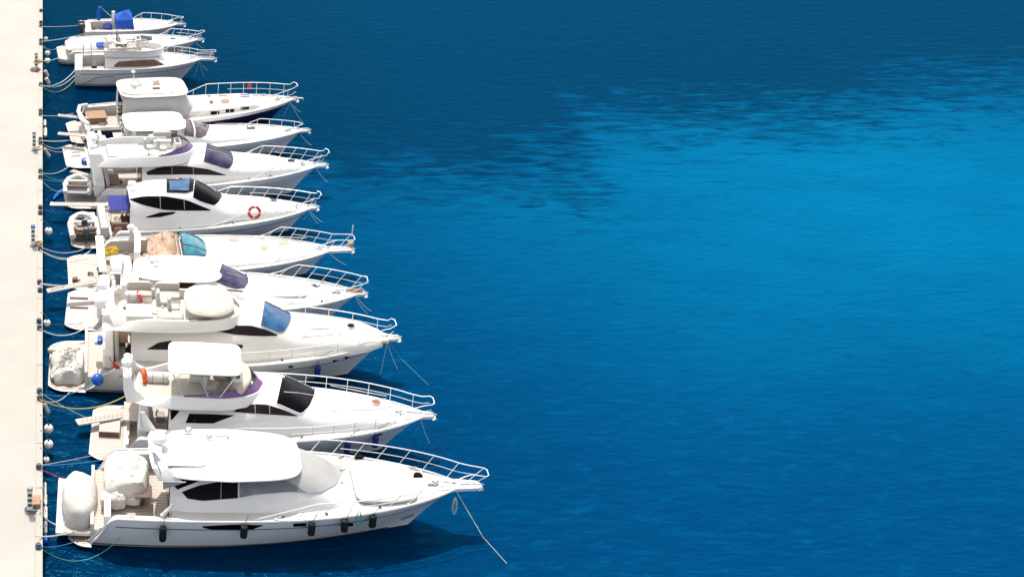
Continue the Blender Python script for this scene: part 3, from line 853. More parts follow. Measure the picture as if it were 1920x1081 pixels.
# ================================================================ the boats, nearest first
def cover(name, x0, x1, y0, y1, z0, th, label, cat, b, m='canvas', mirror=None, group=None, **k):
    """a thing of its own lying on boat b, in that boat's directions"""
    c = Vector(((x0 + x1) / 2, (y0 + y1) / 2, z0)); root = empty(name, b.M @ c, b.ang, label, cat, group)
    q = MB(); q.pillow(x0 - c.x, x1 - c.x, y0 - c.y, y1 - c.y, 0, th, **k)
    return root, q
def torus(b, c, r, rr, nrm, label, bands=True, col='red', name='lifebuoy'):
    n = Vector(nrm).normalized(); root = empty(name, b.M @ Vector(c), b.ang, label, 'lifebuoy', 'lifebuoys on the boats')
    u = n.cross(Vector((0.3, 1, .1))).normalized(); v = n.cross(u)
    q = MB(); q.tube([u * r * math.cos(a) + v * r * math.sin(a) for a in [2 * math.pi * i / 24 for i in range(24)]], rr, 10, closed=True); q.build('ring', col, root)
    if bands:
        for k in range(4):
            a0 = math.pi / 2 * k + .4; q = MB()
            q.tube([u * r * math.cos(a0 + d) + v * r * math.sin(a0 + d) for d in (-.16, -.08, 0, .08, .16)], rr * 1.08, 10); q.build('band', 'rubber_white', root)
def canister(b, c, r, l, label, m='rubber_white', name='liferaft_canister', ax='x'):
    root = empty(name, b.M @ Vector(c), b.ang, label, 'canister', None)
    q = MB(); q.lathe([(0, -l / 2), (r * .8, -l / 2), (r, -l * .42), (r, -.02), (r * 1.04, -.02), (r * 1.04, .02), (r, .02), (r, l * .42), (r * .8, l / 2), (0, l / 2)], (0, 0, 0), 16, ax); q.build('shell', m, root)
    for d in (-l * .25, l * .25):
        q = MB(); q.lathe([(r * 1.03, d - .02), (r * 1.03, d + .02)], (0, 0, 0), 16, ax); q.build('strap', 'rubber_grey', root)
def clutter(b, x0, x1, y0, y1, z, n, seed, mats=('cushion', 'rubber_grey', 'dark_brown', 'rope_white', 'gel', 'steel')):
    """deck gear: lockers, winches, coils fixed on the deck"""
    rr = random.Random(seed)
    for i in range(n):
        x, y = rr.uniform(x0, x1), rr.uniform(y0, y1); m = rr.choice(mats); k = rr.random(); q = MB()
        if k < .4:
            w, d, h = rr.uniform(.12, .4), rr.uniform(.12, .4), rr.uniform(.1, .35); q.box(x - w / 2, x + w / 2, y - d / 2, y + d / 2, z, z + h, tx=.01); s_ = b.add(q, 'deck_locker', m, bevel=.03)
        elif k < .7:
            r = rr.uniform(.1, .2); q.tube([(x + r * math.cos(a) * (1 + .1 * math.sin(3 * a)), y + r * math.sin(a), z + .03 + .02 * math.sin(a * 1.7) + a * .004) for a in [2 * math.pi * j / 12 for j in range(34)]], .022, 5); b.add(q, 'deck_rope', rr.choice(('rope', 'rope_white', 'rope_dark')))
        else:
            r = rr.uniform(.05, .1); q.lathe([(r, 0), (r, .1), (r * .6, .14), (r * .6, .2), (r, .25), (0, .26)], (x, y, z), 10); b.add(q, 'winch', rr.choice(('steel', 'rubber_grey')))

# ---------------- 1: the big hardtop yacht in front
b1 = Boat('motor_yacht', 'nearest and largest white yacht with long closed hardtop, grey windscreen covers and black fenders', 'yacht',
          (130, 980), (866, 908, 2.4), 4.5, 2.0, sink=0.42, xp=.6, ramp=1.3, zp=.6, rake=2.3, xc=318, zc=1.25, tuck=.26, stripe_f=.17)
b = b1
c1 = b.cabin('cabin', [(318, 1.75, 1.7, 3.35), (360, 1.86, 1.75, 3.45), (545, 1.86, 1.8, 3.48), (575, 1.78, 1.85, 3.25), (610, 1.65, 1.95, 2.85), (640, 1.45, 2.05, 2.42), (665, 1.25, 2.1, 2.28)], n=3.2, tumble=.28)
q = MB(); q.pillow(b.X(297, 3.6), b.X(563, 3.6), -1.66, 1.78, 3.42, .16, camber=.12, n=4.6, seg=64, edge=.5, tail=.94, fore=.86); roof1 = b.add(q, 'hardtop', 'gel')
q = MB(); q.pillow(b.X(300, 3.4), b.X(385, 3.4), -1.0, 1.0, 3.66, .06, camber=.02, n=8); b.add(q, 'roof_panel', 'gel', parent=roof1)
q = MB(); x = b.X(470, 3.5); q.box(x, x + .02, -1.35, 1.35, 3.60, 3.70); b.add(q, 'sunroof_seam', 'gel_grey', parent=roof1)
b.patch(c1, [(314, 888), (345, 887), (372, 891), (386, 900)], [(316, 890), (322, 906), (334, 918), (345, 917)], 'side_window', 'glass', mirror=True)
b.patch(c1, [(340, 921), (375, 909), (420, 901), (446, 898)], [(341, 922), (352, 934), (380, 938), (446, 933)], 'side_window', 'glass', mirror=True)
b.patch(c1, [(449, 898), (490, 894), (525, 892), (560, 897)], [(449, 932), (480, 926), (540, 921), (585, 923)], 'window_cover', 'canvas_slate', off=.03, mirror=True)
b.patch(c1, [(556, 818), (590, 828), (622, 842), (638, 855), (642, 870)], [(520, 893), (548, 906), (575, 924), (602, 922), (630, 908), (641, 884)], 'windscreen_cover', 'canvas_pale', off=.04, nu=18, nv=14)
# foredeck
q = MB(); q.pillow(b.X(660, 2.3), b.X(776, 2.3), -1.28, 1.28, b.zs(11.5) + .07, .19, camber=.03, n=7, fore=.84, wr=.02); pad = b.add(q, 'sunpad', 'cushion')
for px, py in ((674, 857), (674, 911), (784, 893)):
    x, y, z = b.L3(px, py, 2.3); zz = b.zs(x) + .08; x, y, z = b.L3(px, py, zz); q = MB()
    q.prism([(x + .18 * math.cos(a), y + (.20 if py != 893 else .24) * math.sin(a) * (1 if y > 0 else -1)) for a in [math.pi * k / 10 for k in range(11)]], zz - .1, zz + (.05 if px > 700 else .03)); b.add(q, 'hatch', 'glass')
for px, py in ((638, 857), (640, 881), (636, 905)):
    x, y, z = b.L3(px, py, 2.45); q = MB(); q.tube([(x - .06, y, 2.42), (x + .12, y + .04, 2.44), (x + .14, y + .12, 2.44)], .025, 5); b.add(q, 'wiper', 'dark')
b.patch(b.hullmb, [(380, 985), (440, 982), (493, 983)], [(380, 988), (400, 992), (470, 992), (493, 984)], 'hull_window', 'glass', mirror=True, parent=b.hullo)
for px in (562, 650): b.patch(b.hullmb, [(px - 12, 980), (px + 12, 979)], [(px - 12, 986), (px + 12, 985)], 'hull_window', 'glass', mirror=True, parent=b.hullo, nu=4, nv=2)
b.patch(b.hullmb, [(752, 970), (776, 962)], [(752, 974), (776, 966)], 'anchor_pocket', 'gel_grey', parent=b.hullo, nu=4, nv=2)
b.rail(470, h=.7, inset=.16, n=9, lean=.45, ext=.45, extw=.30, exth=.62)
b.pulpit(.72, .3); b.foredeck_kit(1.05)
b.line(b.deckmb, [(650, 858), (655, 905), (668, 925)]); b.line(b.deckmb, [(790, 868), (812, 885), (800, 915)])
for pl in ([(372, 808), (366, 850), (360, 880)], [(470, 808), (468, 850), (462, 888)]): b.line(type('S', (), dict(v=[v.co.copy() for v in roof1.data.vertices], f=[tuple(p.vertices) for p in roof1.data.polygons], obj=roof1)), pl)
# mast wing and roof gear
z = 3.4
b.arch([(b.X(318, 3.5), -1.45, 3.3), (b.X(300, 3.9), -1.25, 3.7), (b.X(290, 4.0), -.5, 3.95), (b.X(290, 4.0), .5, 3.95), (b.X(300, 3.9), 1.25, 3.7), (b.X(318, 3.5), 1.45, 3.3)], w=[.9, .62, .5, .5, .62, .9], th=.14)
b.dome(b.X(300, 4.1), .15, 4.0, .30)
b.arch([(b.X(285, 3.6), 1.2, 3.7), (b.X(268, 4.3), 1.35, 4.5)], w=[.5, .16], th=.1, name='mast_wing')
b.arch([(b.X(296, 3.6), -.9, 3.75), (b.X(286, 4.2), -.9, 4.25)], w=[.34, .12], th=.08, name='mast_wing')
for px, py in ((353, 815), (392, 826)):
    x, y, _ = b.L3(px, py, 3.55); q = MB(); q.lathe([(.16, 0), (.14, .12), (.1, .2), (0, .22)], (x, y, 3.68), 12); o = b.add(q, 'searchlight', 'steel')
x, y, _ = b.L3(400, 826, 3.5); q = MB(); q.tube([(x, y, 3.75), (x + .45, y, 3.75)], .03, 6); q.lathe([(.02, 0), (.09, .14)], (x + .45, y, 3.75), 10, 'x'); b.add(q, 'horn', 'steel')
b.whip(b.X(300, 3.8), -1.35, 3.6, -.6, -.1, 1.6, .02); b.whip(b.X(330, 3.6), 1.35, 3.5, 1.6, 0, .05, .02)
q = MB(); q.slabp([(b.X(303, 3.4), -1.66, 3.42), (b.X(345, 3.4), -1.66, 3.42), (b.X(303, 2.9), -1.72, 3.1)], (0, .05, 0)); b.add(q, 'roof_bracket', 'gel_grey')
b.patch(c1, [(320, 924), (340, 914), (375, 901), (430, 893), (458, 891)], [(320, 931), (342, 921), (375, 908), (430, 900), (458, 897)], 'side_arch', 'gel', off=.05, mirror=True, nv=2)
for sg in (-1, 1):
    q = MB(); q.tube([(b.X(300, 2.1), sg * 2.02, 2.08), (b.X(322, 2.5), sg * 1.82, 2.5)], [.09, .06], 8); b.add(q, 'arch_foot', 'gel')
# cockpit
x, y, _ = b.L3(268, 921, 1.9); q = MB(); q.box(x - .35, x + .35, y - .4, y + .4, 1.88, 1.93); q.tube([(x, y, 1.25), (x, y, 1.88)], .06, 8); b.add(q, 'cockpit_table', 'dark_brown', bevel=.02)
b.settee(1.5, 2.1, -.2, 1.7, 1.25, 'aft')
q = MB(); q.box(1.35, 1.62, -1.9, -.3, 1.25, 1.9); b.add(q, 'transom_seat', 'gel', bevel=.06)
# lift platform, slatted steps
q = MB(); q.box(-.5, 1.15, -1.75, 1.75, .78, .92); lp = b.add(q, 'bathing_platform', 'gel', bevel=.04)
q = MB(); q.box(-.2, 1.0, -1.72, -1.5, .921, .94); b.add(q, 'platform_tread', 'teak', parent=lp)
for k in range(5):
    q = MB(); x0 = .16 + k * .14; q.box(x0, x0 + .06, -1.86, -1.4, .57, .66); b.add(q, 'step_slat', 'wood')
# covered tender across the platform + covered lounge
root, q = cover('covered_tender', -.32, 1.12, -1.55, 1.35, .93, .62, 'rounded white canvas cover over a small tender standing across the stern of the nearest yacht', 'tender', b, n=2.7, camber=.55, edge=.6, wr=.07, wf=1.8, seed=3)
q.build('cover', 'canvas', root)
for k in (-.8, .1, .8):
    q = MB(); q.tube([(-.66, k, .25), (-.3, k, .80), (0, k, 1.0), (.35, k, .82), (.66, k, .25)], .014, 5); q.build('strap', 'rope', root)
root, q = cover('covered_lounge', b.X(194, 2.1), b.X(280, 2.1), -.5, 1.9, 1.6, .6, 'crumpled cream cover draped over the stern lounge between the covered tender and the teak cockpit', 'covered seat', b, n=4.5, camber=.25, edge=.5, wr=.14, wf=2.2, seed=5)
q.build('cover', 'canvas', root)
q = MB(); q.pillow(-1.0, -.0, -1.55, -.9, -.2, .42, camber=.15, n=3, wr=.12, wf=2.6); q.build('cover_corner', 'canvas', root)
q = MB(); q.pillow(-.1, .55, -1.35, -.8, -.15, .28, camber=.12, n=3, wr=.1, wf=2.6); q.build('cover_corner', 'canvas', root)
for px, lb in ((297, 'black fender, leftmost and longest on the nearest yacht'), (437, 'black fender in front of the long dark hull window of the nearest yacht'), (554, 'third black fender from the stern of the nearest yacht'),
               (611, 'fourth black fender from the stern of the nearest yacht'), (659, 'black fender nearest the bow beside the green rope')):
    fender(b, px, 0, 0, lb, 'black', r=.14, h=.72 if px < 300 else .6, drop=.45 if px < 300 else .30)

# ---------------- 2: flybridge with bimini and violet screen
b2 = Boat('motor_yacht', 'white flybridge yacht with square cream bimini and black windscreen, second from the bottom', 'yacht',
          (170, 830), (800, 777, 2.3), 4.3, 1.8, sink=0.45, xp=1.3, ramp=.9, zp=.5, rake=2.1, xc=322, zc=1.1, stripe='gel_grey', stripe_f=.3)
b = b2
c2 = b.cabin('cabin', [(318, 1.74, 1.6, 2.98), (400, 1.84, 1.7, 3.04), (450, 1.84, 1.8, 3.16), (496, 1.80, 1.85, 3.50), (528, 1.72, 1.9, 3.48), (562, 1.62, 1.95, 3.12), (592, 1.50, 2.0, 2.80), (660, 1.3, 2.05, 2.70), (715, 1.0, 2.15, 2.56), (748, .6, 2.2, 2.36)], n=3.6, tumble=.22)
b.patch(c2, [(531, 696), (555, 702), (578, 708), (588, 718), (591, 730)], [(518, 756), (535, 763), (550, 770), (565, 776), (580, 762), (590, 740)], 'windscreen', 'glass', nu=14, nv=10, frame='gel')
q = MB(); 
b.patch(c2, [(438, 771), (452, 762), (475, 757), (500, 758), (530, 767), (558, 779)], [(438, 772), (470, 774), (500, 776), (530, 778), (558, 780)], 'side_window', 'glass_brown', mirror=True)
b.patch(c2, [(355, 775), (398, 776), (440, 778)], [(348, 792), (380, 793), (400, 793)], 'side_window', 'glass', mirror=True)
b.patch(c2, [(320, 768), (337, 770)], [(320, 787), (324, 785)], 'side_window', 'glass', mirror=True, nu=5)
for pl in ([(532, 735), (560, 737), (590, 742)],): b.line(c2, pl, 'mullion', 'gel', .02, .03)
b.line(c2, [(612, 735), (618, 720), (640, 722), (700, 738)]); b.line(c2, [(598, 715), (604, 740), (598, 770)])
b.spot(c2, 704, 755, 9, 5, 'hatch', 'amber', off=.05)
for py0, py1 in ((721, 742), (768, 766)):
    q = MB(); a = b.L3(620, py0, 2.5); c = b.L3(735 if py0 > 750 else 725, py1, 2.4)
    a.z, c.z = 2.47, 2.40; q.tube([a, c], .018, 5); b.add(q, 'grab_rail', 'rail')
t2 = b.tub([(254, .95), (275, 1.2), (330, 1.36), (410, 1.38), (455, 1.15), (483, .72), (495, .08)], 3.06, 3.5, flare=-.26, floor=.06, drop_aft=.36, scr=338, scrh=.26)
q = MB(); q.pillow(b.X(315, 4.5), b.X(452, 4.5), -1.22, 1.28, 4.50, .07, camber=.10, n=8, seg=64, wr=.03, wf=1.2); bi = b.add(q, 'bimini', 'canvas')
for px in (325, 372, 440):
    for sg in (-1, 1):
        q = MB(); x = b.X(px, 4.5); xb = b.X(px + (18 if px < 400 else -30), 3.5); q.tube([(xb, sg * 1.3, 3.5), (x, sg * 1.22, 4.5)], .022, 6); b.add(q, 'bimini_pole', 'steel', parent=bi)
zf = t2.floorz
q = MB(); q.box(b.X(262, 3), b.X(470, 3), -.9, .9, zf, zf + .01)
b.add(q, 'flybridge_floor', 'cream', parent=t2.obj)
b.settee(b.X(355, 3.3), b.X(392, 3.3), .35, 1.35, zf, 'far', 'cushion'); b.seat(b.X(395, 3.4), -.5, zf); b.seat(b.X(415, 3.4), .35, zf)
b.helm(b.X(432, 3.4), -.1, zf, 1.3); b.settee(b.X(400, 3.4), b.X(450, 3.4), .8, 1.35, zf, 'far', 'cushion')
q = MB(); q.pillow(b.X(432, 3.4), b.X(470, 3.4), -1.1, 1.1, zf + .45, .35, n=3, fore=.6); b.add(q, 'dash_cover', 'cream')
x = b.X(244, 3.6)
b.arch([(b.X(262, 2.9), -1.2, 3.0), (x, -.95, 3.5), (x - .1, -.8, 4.0)], w=[1.0, .5, .36], th=.22)
b.arch([(b.X(262, 2.9), 1.2, 3.0), (x, .95, 3.5), (x - .1, .8, 4.0)], w=[1.0, .5, .36], th=.22)
b.arch([(x - .1, -.8, 4.0), (x - .15, 0, 4.1), (x - .1, .8, 4.0)], w=.34, th=.12, name='mast_beam')
b.dome(x - .15, 0, 4.12, .24); b.dome(x - .15, .62, 4.05, .16); b.whip(x, -.7, 4.0, -.2, 0, 1.0)
q = MB(); q.box(b.X(258, 3.1), b.X(262, 3.1), -.9, .9, 3.0, 3.2); b.add(q, 'aft_locker', 'gel', bevel=.03)
canister(b, (b.X(296, 3.5), .35, 3.28), .24, .9, 'white liferaft canister on the flybridge aft of the square cream bimini')
torus(b, (b.X(271, 3.5), .35, 3.35), .27, .08, (1, 0, .25), 'orange red lifebuoy standing on the flybridge beside the liferaft canister, aft of the square bimini', False, 'orange')
b.settee(2.0, 2.6, -1.3, 1.2, 1.1, 'aft'); q = MB(); q.box(2.0, 2.45, -1.5, 1.5, 1.1, 1.95); b.add(q, 'transom_seat', 'gel', bevel=.08)
q = MB(); x = b.X(232, 1.9); q.box(x, x + .9, -.7, .7, 1.72, 1.78); q.tube([(x + .45, 0, 1.1), (x + .45, 0, 1.7)], .07, 8); b.add(q, 'cockpit_table', 'teak', bevel=.02)
b.gangway((1.5, .95, 1.0), b.L3(144, 790, 1.05), .42, 'gel'); 
q = MB(); q.box(.35, 1.25, -.35, .75, b.zp, b.zp + .28); b.add(q, 'stern_step', 'teak', bevel=.03)
q = MB(); q.box(.35, 1.2, -.37, -.35, b.zp + .02, b.zp + .25); b.add(q, 'step_riser', 'dark_brown')
b.rail(350, h=.66, inset=.14, n=11, ext=.2, extw=.34, exth=.72); b.pulpit(.3, .22); b.foredeck_kit(1.2)
b.patch(b.hullmb, [(700, 815), (716, 811)], [(702, 817), (716, 814)], 'hull_port', 'glass', parent=b.hullo, nu=4, nv=2)
clutter(b, 2.7, 4.2, -1.4, 1.4, 1.1, 5, 21)
fender(b, 628, 0, 0, 'blue fender nearer the stern of the two on the bimini flybridge yacht', 'fender_blue', r=.13, h=.58, drop=.55)
fender(b, 677, 0, 0, 'blue fender nearer the bow of the two on the bimini flybridge yacht', 'fender_blue', r=.13, h=.58, drop=.55)

# ---------------- 3: large cream flybridge
b3 = Boat('motor_yacht', 'large cream flybridge yacht with rounded bimini cover, blue windscreen and blue ball fender', 'yacht',
          (92, 706), (736, 632, 2.45), 4.5, 1.95, sink=0.48, xp=1.4, ramp=2.0, zp=.6, rake=2.3, xc=248, zc=1.3, gel='gel_cream', hullm='gel_cream', tuck=.24, stripe_f=.2)
b = b3
c3 = b.cabin('cabin', [(245, 1.70, 1.8, 2.85), (330, 1.88, 1.85, 3.42), (415, 1.88, 1.95, 3.52), (456, 1.88, 2.0, 3.84), (490, 1.80, 2.05, 3.86), (520, 1.70, 2.1, 3.56), (550, 1.58, 2.15, 3.22), (620, 1.4, 2.2, 3.04), (680, 1.12, 2.3, 2.84), (714, .65, 2.35, 2.6)], n=3.6, tumble=.22, material='gel_cream')
b.patch(c3, [(497, 558), (520, 567), (538, 577), (544, 586), (546, 595)], [(489, 610), (505, 617), (524, 624), (533, 622), (541, 610), (545, 601)], 'windscreen', 'glass_blue', nu=14, nv=10, frame='gel_grey')
b.patch(c3, [(497, 557), (520, 565), (541, 578)], [(497, 562), (518, 574), (541, 589)], 'windscreen_edge', 'glass_brown', nu=12, nv=3, off=.022)
b.patch(c3, [(408, 619), (440, 610), (470, 610), (500, 618), (520, 627)], [(408, 621), (440, 627), (470, 629), (500, 630), (520, 629)], 'side_window', 'glass_brown', mirror=True)
b.patch(c3, [(345, 613), (370, 608), (392, 607)], [(345, 616), (370, 615), (392, 609)], 'side_window', 'cream', mirror=True, nu=5, nv=2)
b.patch(c3, [(276, 654), (297, 642), (322, 638)], [(276, 655), (297, 655), (322, 655)], 'side_window', 'glass_brown', mirror=True)
b.patch(c3, [(325, 640), (400, 642), (455, 646)], [(325, 655), (400, 655), (455, 652)], 'side_window', 'glass_brown', mirror=True)
b.line(c3, [(560, 585), (558, 610), (552, 632)]); b.line(c3, [(566, 580), (620, 582), (645, 592), (642, 622), (632, 632)])
b.spot(c3, 657, 612, 8, 4.5, 'hatch', 'glass', off=.05); b.spot(c3, 600, 603, 26, 14, 'hatch_cover', 'gel_cream', off=.04, frame=None, sq=6)
t3 = b.tub([(196, 1.1), (215, 1.3), (280, 1.42), (360, 1.45), (410, 1.30), (440, .9), (454, .08)], 3.5, 3.98, flare=-.26, material='gel_cream', drop_aft=.34, floor=.06)
zf = t3.floorz
q = MB(); q.pillow(b.X(345, 4.0), b.X(438, 4.0), -1.34, 1.42, 4.08, .20, camber=.10, n=3.0, seg=56, edge=.4, wr=.05, wf=1.4, fore=.9); cv = b.add(q, 'bimini_cover', 'cream')
q = MB(); q.tube([(b.X(350, 3.8), -1.40, 4.04), (b.X(385, 3.8), -1.36, 4.06), (b.X(420, 3.8), -1.05, 4.08)], .035, 6); b.add(q, 'cover_frame', 'dark', parent=cv)
for px, y in ((305, .2), (325, -.35)):
    b.seat(b.X(px, 3.5), y, zf)
b.settee(b.X(292, 3.5), b.X(338, 3.5), .6, 1.4, zf, 'far', 'cream'); b.settee(b.X(238, 3.5), b.X(285, 3.5), .75, 1.45, zf, 'far', 'cream')
q = MB(); q.pillow(b.X(292, 3.4), b.X(342, 3.4), -1.3, -.4, zf, .45, n=4); b.add(q, 'flybridge_sofa', 'cream')
q = MB(); q.box(b.X(235, 3.1), b.X(285, 3.1), -1.0, .2, zf, zf + .35); b.add(q, 'flybridge_sunpad', 'cushion', bevel=.08)
canister(b, (b.X(250, 3.9), .75, 3.95), .22, .75, 'white liferaft canister on the flybridge of the large cream yacht')
torus(b, (b.X(263, 3.9), .6, 3.95), .28, .07, (1, .2, .3), 'red and white lifebuoy on the flybridge of the large cream yacht', True, 'red')
x = b.X(205, 3.9)
b.arch([(x + .6, -1.4, 3.6), (x + .2, -1.1, 4.1), (x, -.5, 4.25), (x, .6, 4.25), (x + .2, 1.15, 4.1), (x + .6, 1.4, 3.6)], w=[.8, .5, .4, .4, .5, .8], th=.14, material='gel_cream')
b.dome(b.X(191, 4.2), -.25, 4.0, .34, h=1.4); b.dome(b.X(192, 4.5), 1.0, 4.2, .24, h=1.3); b.dome(b.X(205, 4.2), -.85, 3.8, .28)
b.whip(b.X(232, 3.9), .3, 3.6, 1.6, -1.2, .35, .035, m='dark'); b.whip(b.X(215, 3.9), 1.2, 3.9, -.5, .1, 1.8)
# cockpit and stern
q = MB(); q.box(2.45, 2.95, -1.3, 1.3, 1.3, 2.1); b.add(q, 'transom_seat', 'gel_cream', bevel=.1)
b.settee(3.0, 3.5, -1.2, 1.0, 1.3, 'aft', 'cream'); q = MB(); q.box(b.X(213, 2), b.X(240, 2), -.1, .9, 1.95, 2.0); b.add(q, 'cockpit_table', 'teak_brown', bevel=.02)
clutter(b, 3.0, 4.1, -1.5, 1.3, 1.3, 7, 33, ('wood', 'dark_brown', 'cushion', 'rope'))
canister(b, b.L3(187, 637, 2.35), .13, .55, 'blue fender lying on the cream yacht stern, above the blue ball', 'blue', 'stowed_fender', 'y')
canister(b, b.L3(181, 638, 2.3), .12, .5, 'pale canister lying beside the stowed blue fender on the cream yacht stern', 'gel', 'stowed_canister', 'y')
root, q = cover('covered_tender', b.X(94, 1.2), b.X(160, 1.2), -1.75, .85, .62, .5, 'tender under a crumpled creased cream cover on the stern platform of the large cream yacht', 'tender', b, n=3.2, camber=.22, edge=.7, wr=.34, wf=2.4, seed=11)
q.build('cover', 'canvas', root)
q = MB(); q.lathe([(0, -.75), (.13, -.7), (.19, -.4), (.19, .5), (.12, .7), (0, .75)], (.55, -.1, .62), 12, 'y'); q.build('tube_bow', 'canvas', root)
for k in (-.75, -.1, .6):
    q = MB(); q.tube([(-.7, k, .3), (-.4, k + .05, .66), (0, k, .76), (.4, k + .04, .66), (.7, k, .3)], .016, 5); q.build('strap', 'dark_brown', root)
q = MB(); q.pillow(b.X(88, .9), b.X(120, .9), 1.0, 1.35, .62, .2, n=4); b.add(q, 'stern_roll', 'cream')
q = MB(); q.box(b.X(125, .9), b.X(150, .9), 1.35, 1.45, .62, .7); b.add(q, 'stern_handle', 'dark_brown')
b.rail(330, h=.66, inset=.14, n=9, ext=.05, extw=.36, exth=.78); b.pulpit(.3, .22, m='gel_cream'); b.foredeck_kit(1.3)
for px, py in ((545, 686), (628, 675), (650, 669)): b.spot(b.hullmb, px, py, 4.2, 2.4, 'hull_port', 'glass', off=.02, frame='steel', parent=b.hullo)
x, y, z = b.L3(720, 640, 2.5); q = MB(); q.tube([(x + .2 * math.cos(a) * (1 - a / 30), y - .1 + .08 * math.sin(a), 2.5 + a * .006) for a in [k * .5 for k in range(24)]], .02, 5); b.add(q, 'deck_rope', 'rope_yellow')
fender(b, 577, 0, 0, 'single dark blue fender on the near side of the large cream yacht', 'fender_blue', r=.14, h=.64, drop=.75)
# blue ball fender and red pennant
c = b.L3(183, 711, 1.25); c.y = min(c.y, -2.55); c = b.LY(183, 711, -2.62)
root = empty('ball_fender', b.M @ c, 0, 'bright blue ball fender hanging at the quarter of the large cream yacht', 'ball fender')
q = MB(); q.ball((0, 0, 0), .28, 18); q.build('body', 'blue', root)
q = MB(); e = b.M @ Vector((c.x + .12, -2.1, 2.15)) - b.M @ c; q.tube([(0, 0, .27), (.02, .05, .6), e], .018, 5); q.build('rope', 'rope_dark', root)
q = MB(); pp = [b.LY(x, y, -2.25) for x, y in ((209, 678), (217, 681), (225, 688), (228, 699), (224, 698), (216, 690))]
q.slabp(pp, (0, .03, 0)); q.tube([b.LY(204, 668, -2.2), b.LY(211, 680, -2.25)], .015, 5); o = q.build('pennant', 'red'); o.matrix_world = b.M; tag(o, 'small red pennant hanging at the quarter, right of the blue ball fender', 'flag')

# ---------------- 4: hardtop cruiser with violet-blue screen
b4 = Boat('motor_cruiser', 'white hardtop cruiser with violet blue windscreen and long white gangway', 'motor cruiser',
          (124, 598), (676, 549, 2.05), 4.1, 1.65, sink=0.45, xp=1.4, ramp=.8, zp=.5, rake=2.0, xc=225, zc=1.0, stripe='gel_grey', teakm='teak_grey')
b = b4
c4 = b.cabin('cabin', [(262, 1.55, 1.5, 2.8), (320, 1.66, 1.6, 3.0), (405, 1.64, 1.65, 3.12), (428, 1.58, 1.7, 2.94), (450, 1.5, 1.75, 2.66), (470, 1.42, 1.8, 2.38), (560, 1.15, 1.85, 2.18), (620, .62, 1.92, 2.08)], n=3.1, tumble=.2)
q = MB(); q.pillow(b.X(250, 2.9), b.X(416, 2.9), -1.32, 1.36, 3.0, .12, camber=.18, n=3.6, seg=56, edge=.6, tail=.9); b.add(q, 'hardtop', 'gel')
b.patch(c4, [(417, 495), (435, 499), (452, 506), (462, 515), (465, 523)], [(405, 527), (425, 536), (443, 541), (458, 539), (464, 530)], 'windscreen', 'glass_violet', nu=12, nv=8, frame='dark')
b.patch(c4, [(293, 527), (330, 527), (370, 530)], [(300, 537), (330, 540), (352, 541)], 'side_window', 'glass_brown', mirror=True)
b.patch(c4, [(404, 541), (435, 543), (455, 545)], [(404, 543), (435, 545), (455, 547)], 'side_trim', 'glass', mirror=True, nv=2)
b.line(c4, [(480, 508), (478, 545)]); b.line(c4, [(425, 512), (455, 520)], 'mullion', 'gel', .015, .025)
b.spot(c4, 592, 535, 9, 5, 'hatch', 'glass', off=.02)
q = MB(); q.pillow(b.X(488, 2.2), b.X(573, 2.2), -.92, .92, 2.16, .09, n=8, fore=.85); b.add(q, 'sunpad', 'cushion')
b.rail(500, h=.72, inset=.15, n=6, lean=.5, ext=-.25, extw=.34, exth=.76); b.pulpit(.25, .2); b.foredeck_kit(1.1)
q = MB(); q.pillow(b.X(648, 2.1), b.X(680, 2.1), -.06, .06, 2.15, .1, n=4); b.add(q, 'anchor_roller', 'wood')
b.arch([(b.X(232, 2.4), -1.6, 1.8), (b.X(236, 3.0), -1.3, 2.75), (b.X(240, 3.2), 0, 3.05), (b.X(236, 3.0), 1.3, 2.75), (b.X(232, 2.4), 1.6, 1.8)], w=.34, th=.12)
b.dome(b.X(288, 3.1), .3, 3.26, .22); b.dome(b.X(292, 3.1), -.2, 3.25, .14)
q = MB(); x, y, _ = b.L3(286, 489, 3.1); q.box(x - .22, x + .22, y - .09, y + .09, 3.26, 3.36); b.add(q, 'roof_light', 'gel_grey', bevel=.03)
b.settee(2.2, 2.8, -1.3, 1.1, 1.0, 'aft'); b.settee(2.9, 4.3, -1.5, -.9, 1.0, 'near', 'cream'); clutter(b, 2.3, 4.8, -1.5, 1.5, 1.0, 16, 44); clutter(b, 2.4, 4.0, -1.4, 1.4, 1.7, 6, 45, ('gel', 'steel', 'dark', 'rubber_grey'))
q = MB(); q.box(1.55, 2.1, -1.6, 1.6, 1.0, 1.72); b.add(q, 'transom_seat', 'gel', bevel=.08)
b.gangway((2.3, 1.35, 1.75), b.L3(88, 544, 1.35), .34, 'gel')
for py in (562, 580): 
    a = b.L3(131, py, .52); q = MB(); q.box(a.x, a.x + .9, a.y - .06, a.y + .06, b.zp + .013, b.zp + .06); b.add(q, 'platform_slat', 'dark_brown')
b.whip(b.X(262, 2.9), 1.1, 2.8, 1.2, -1.5, .3, .03, m='dark')

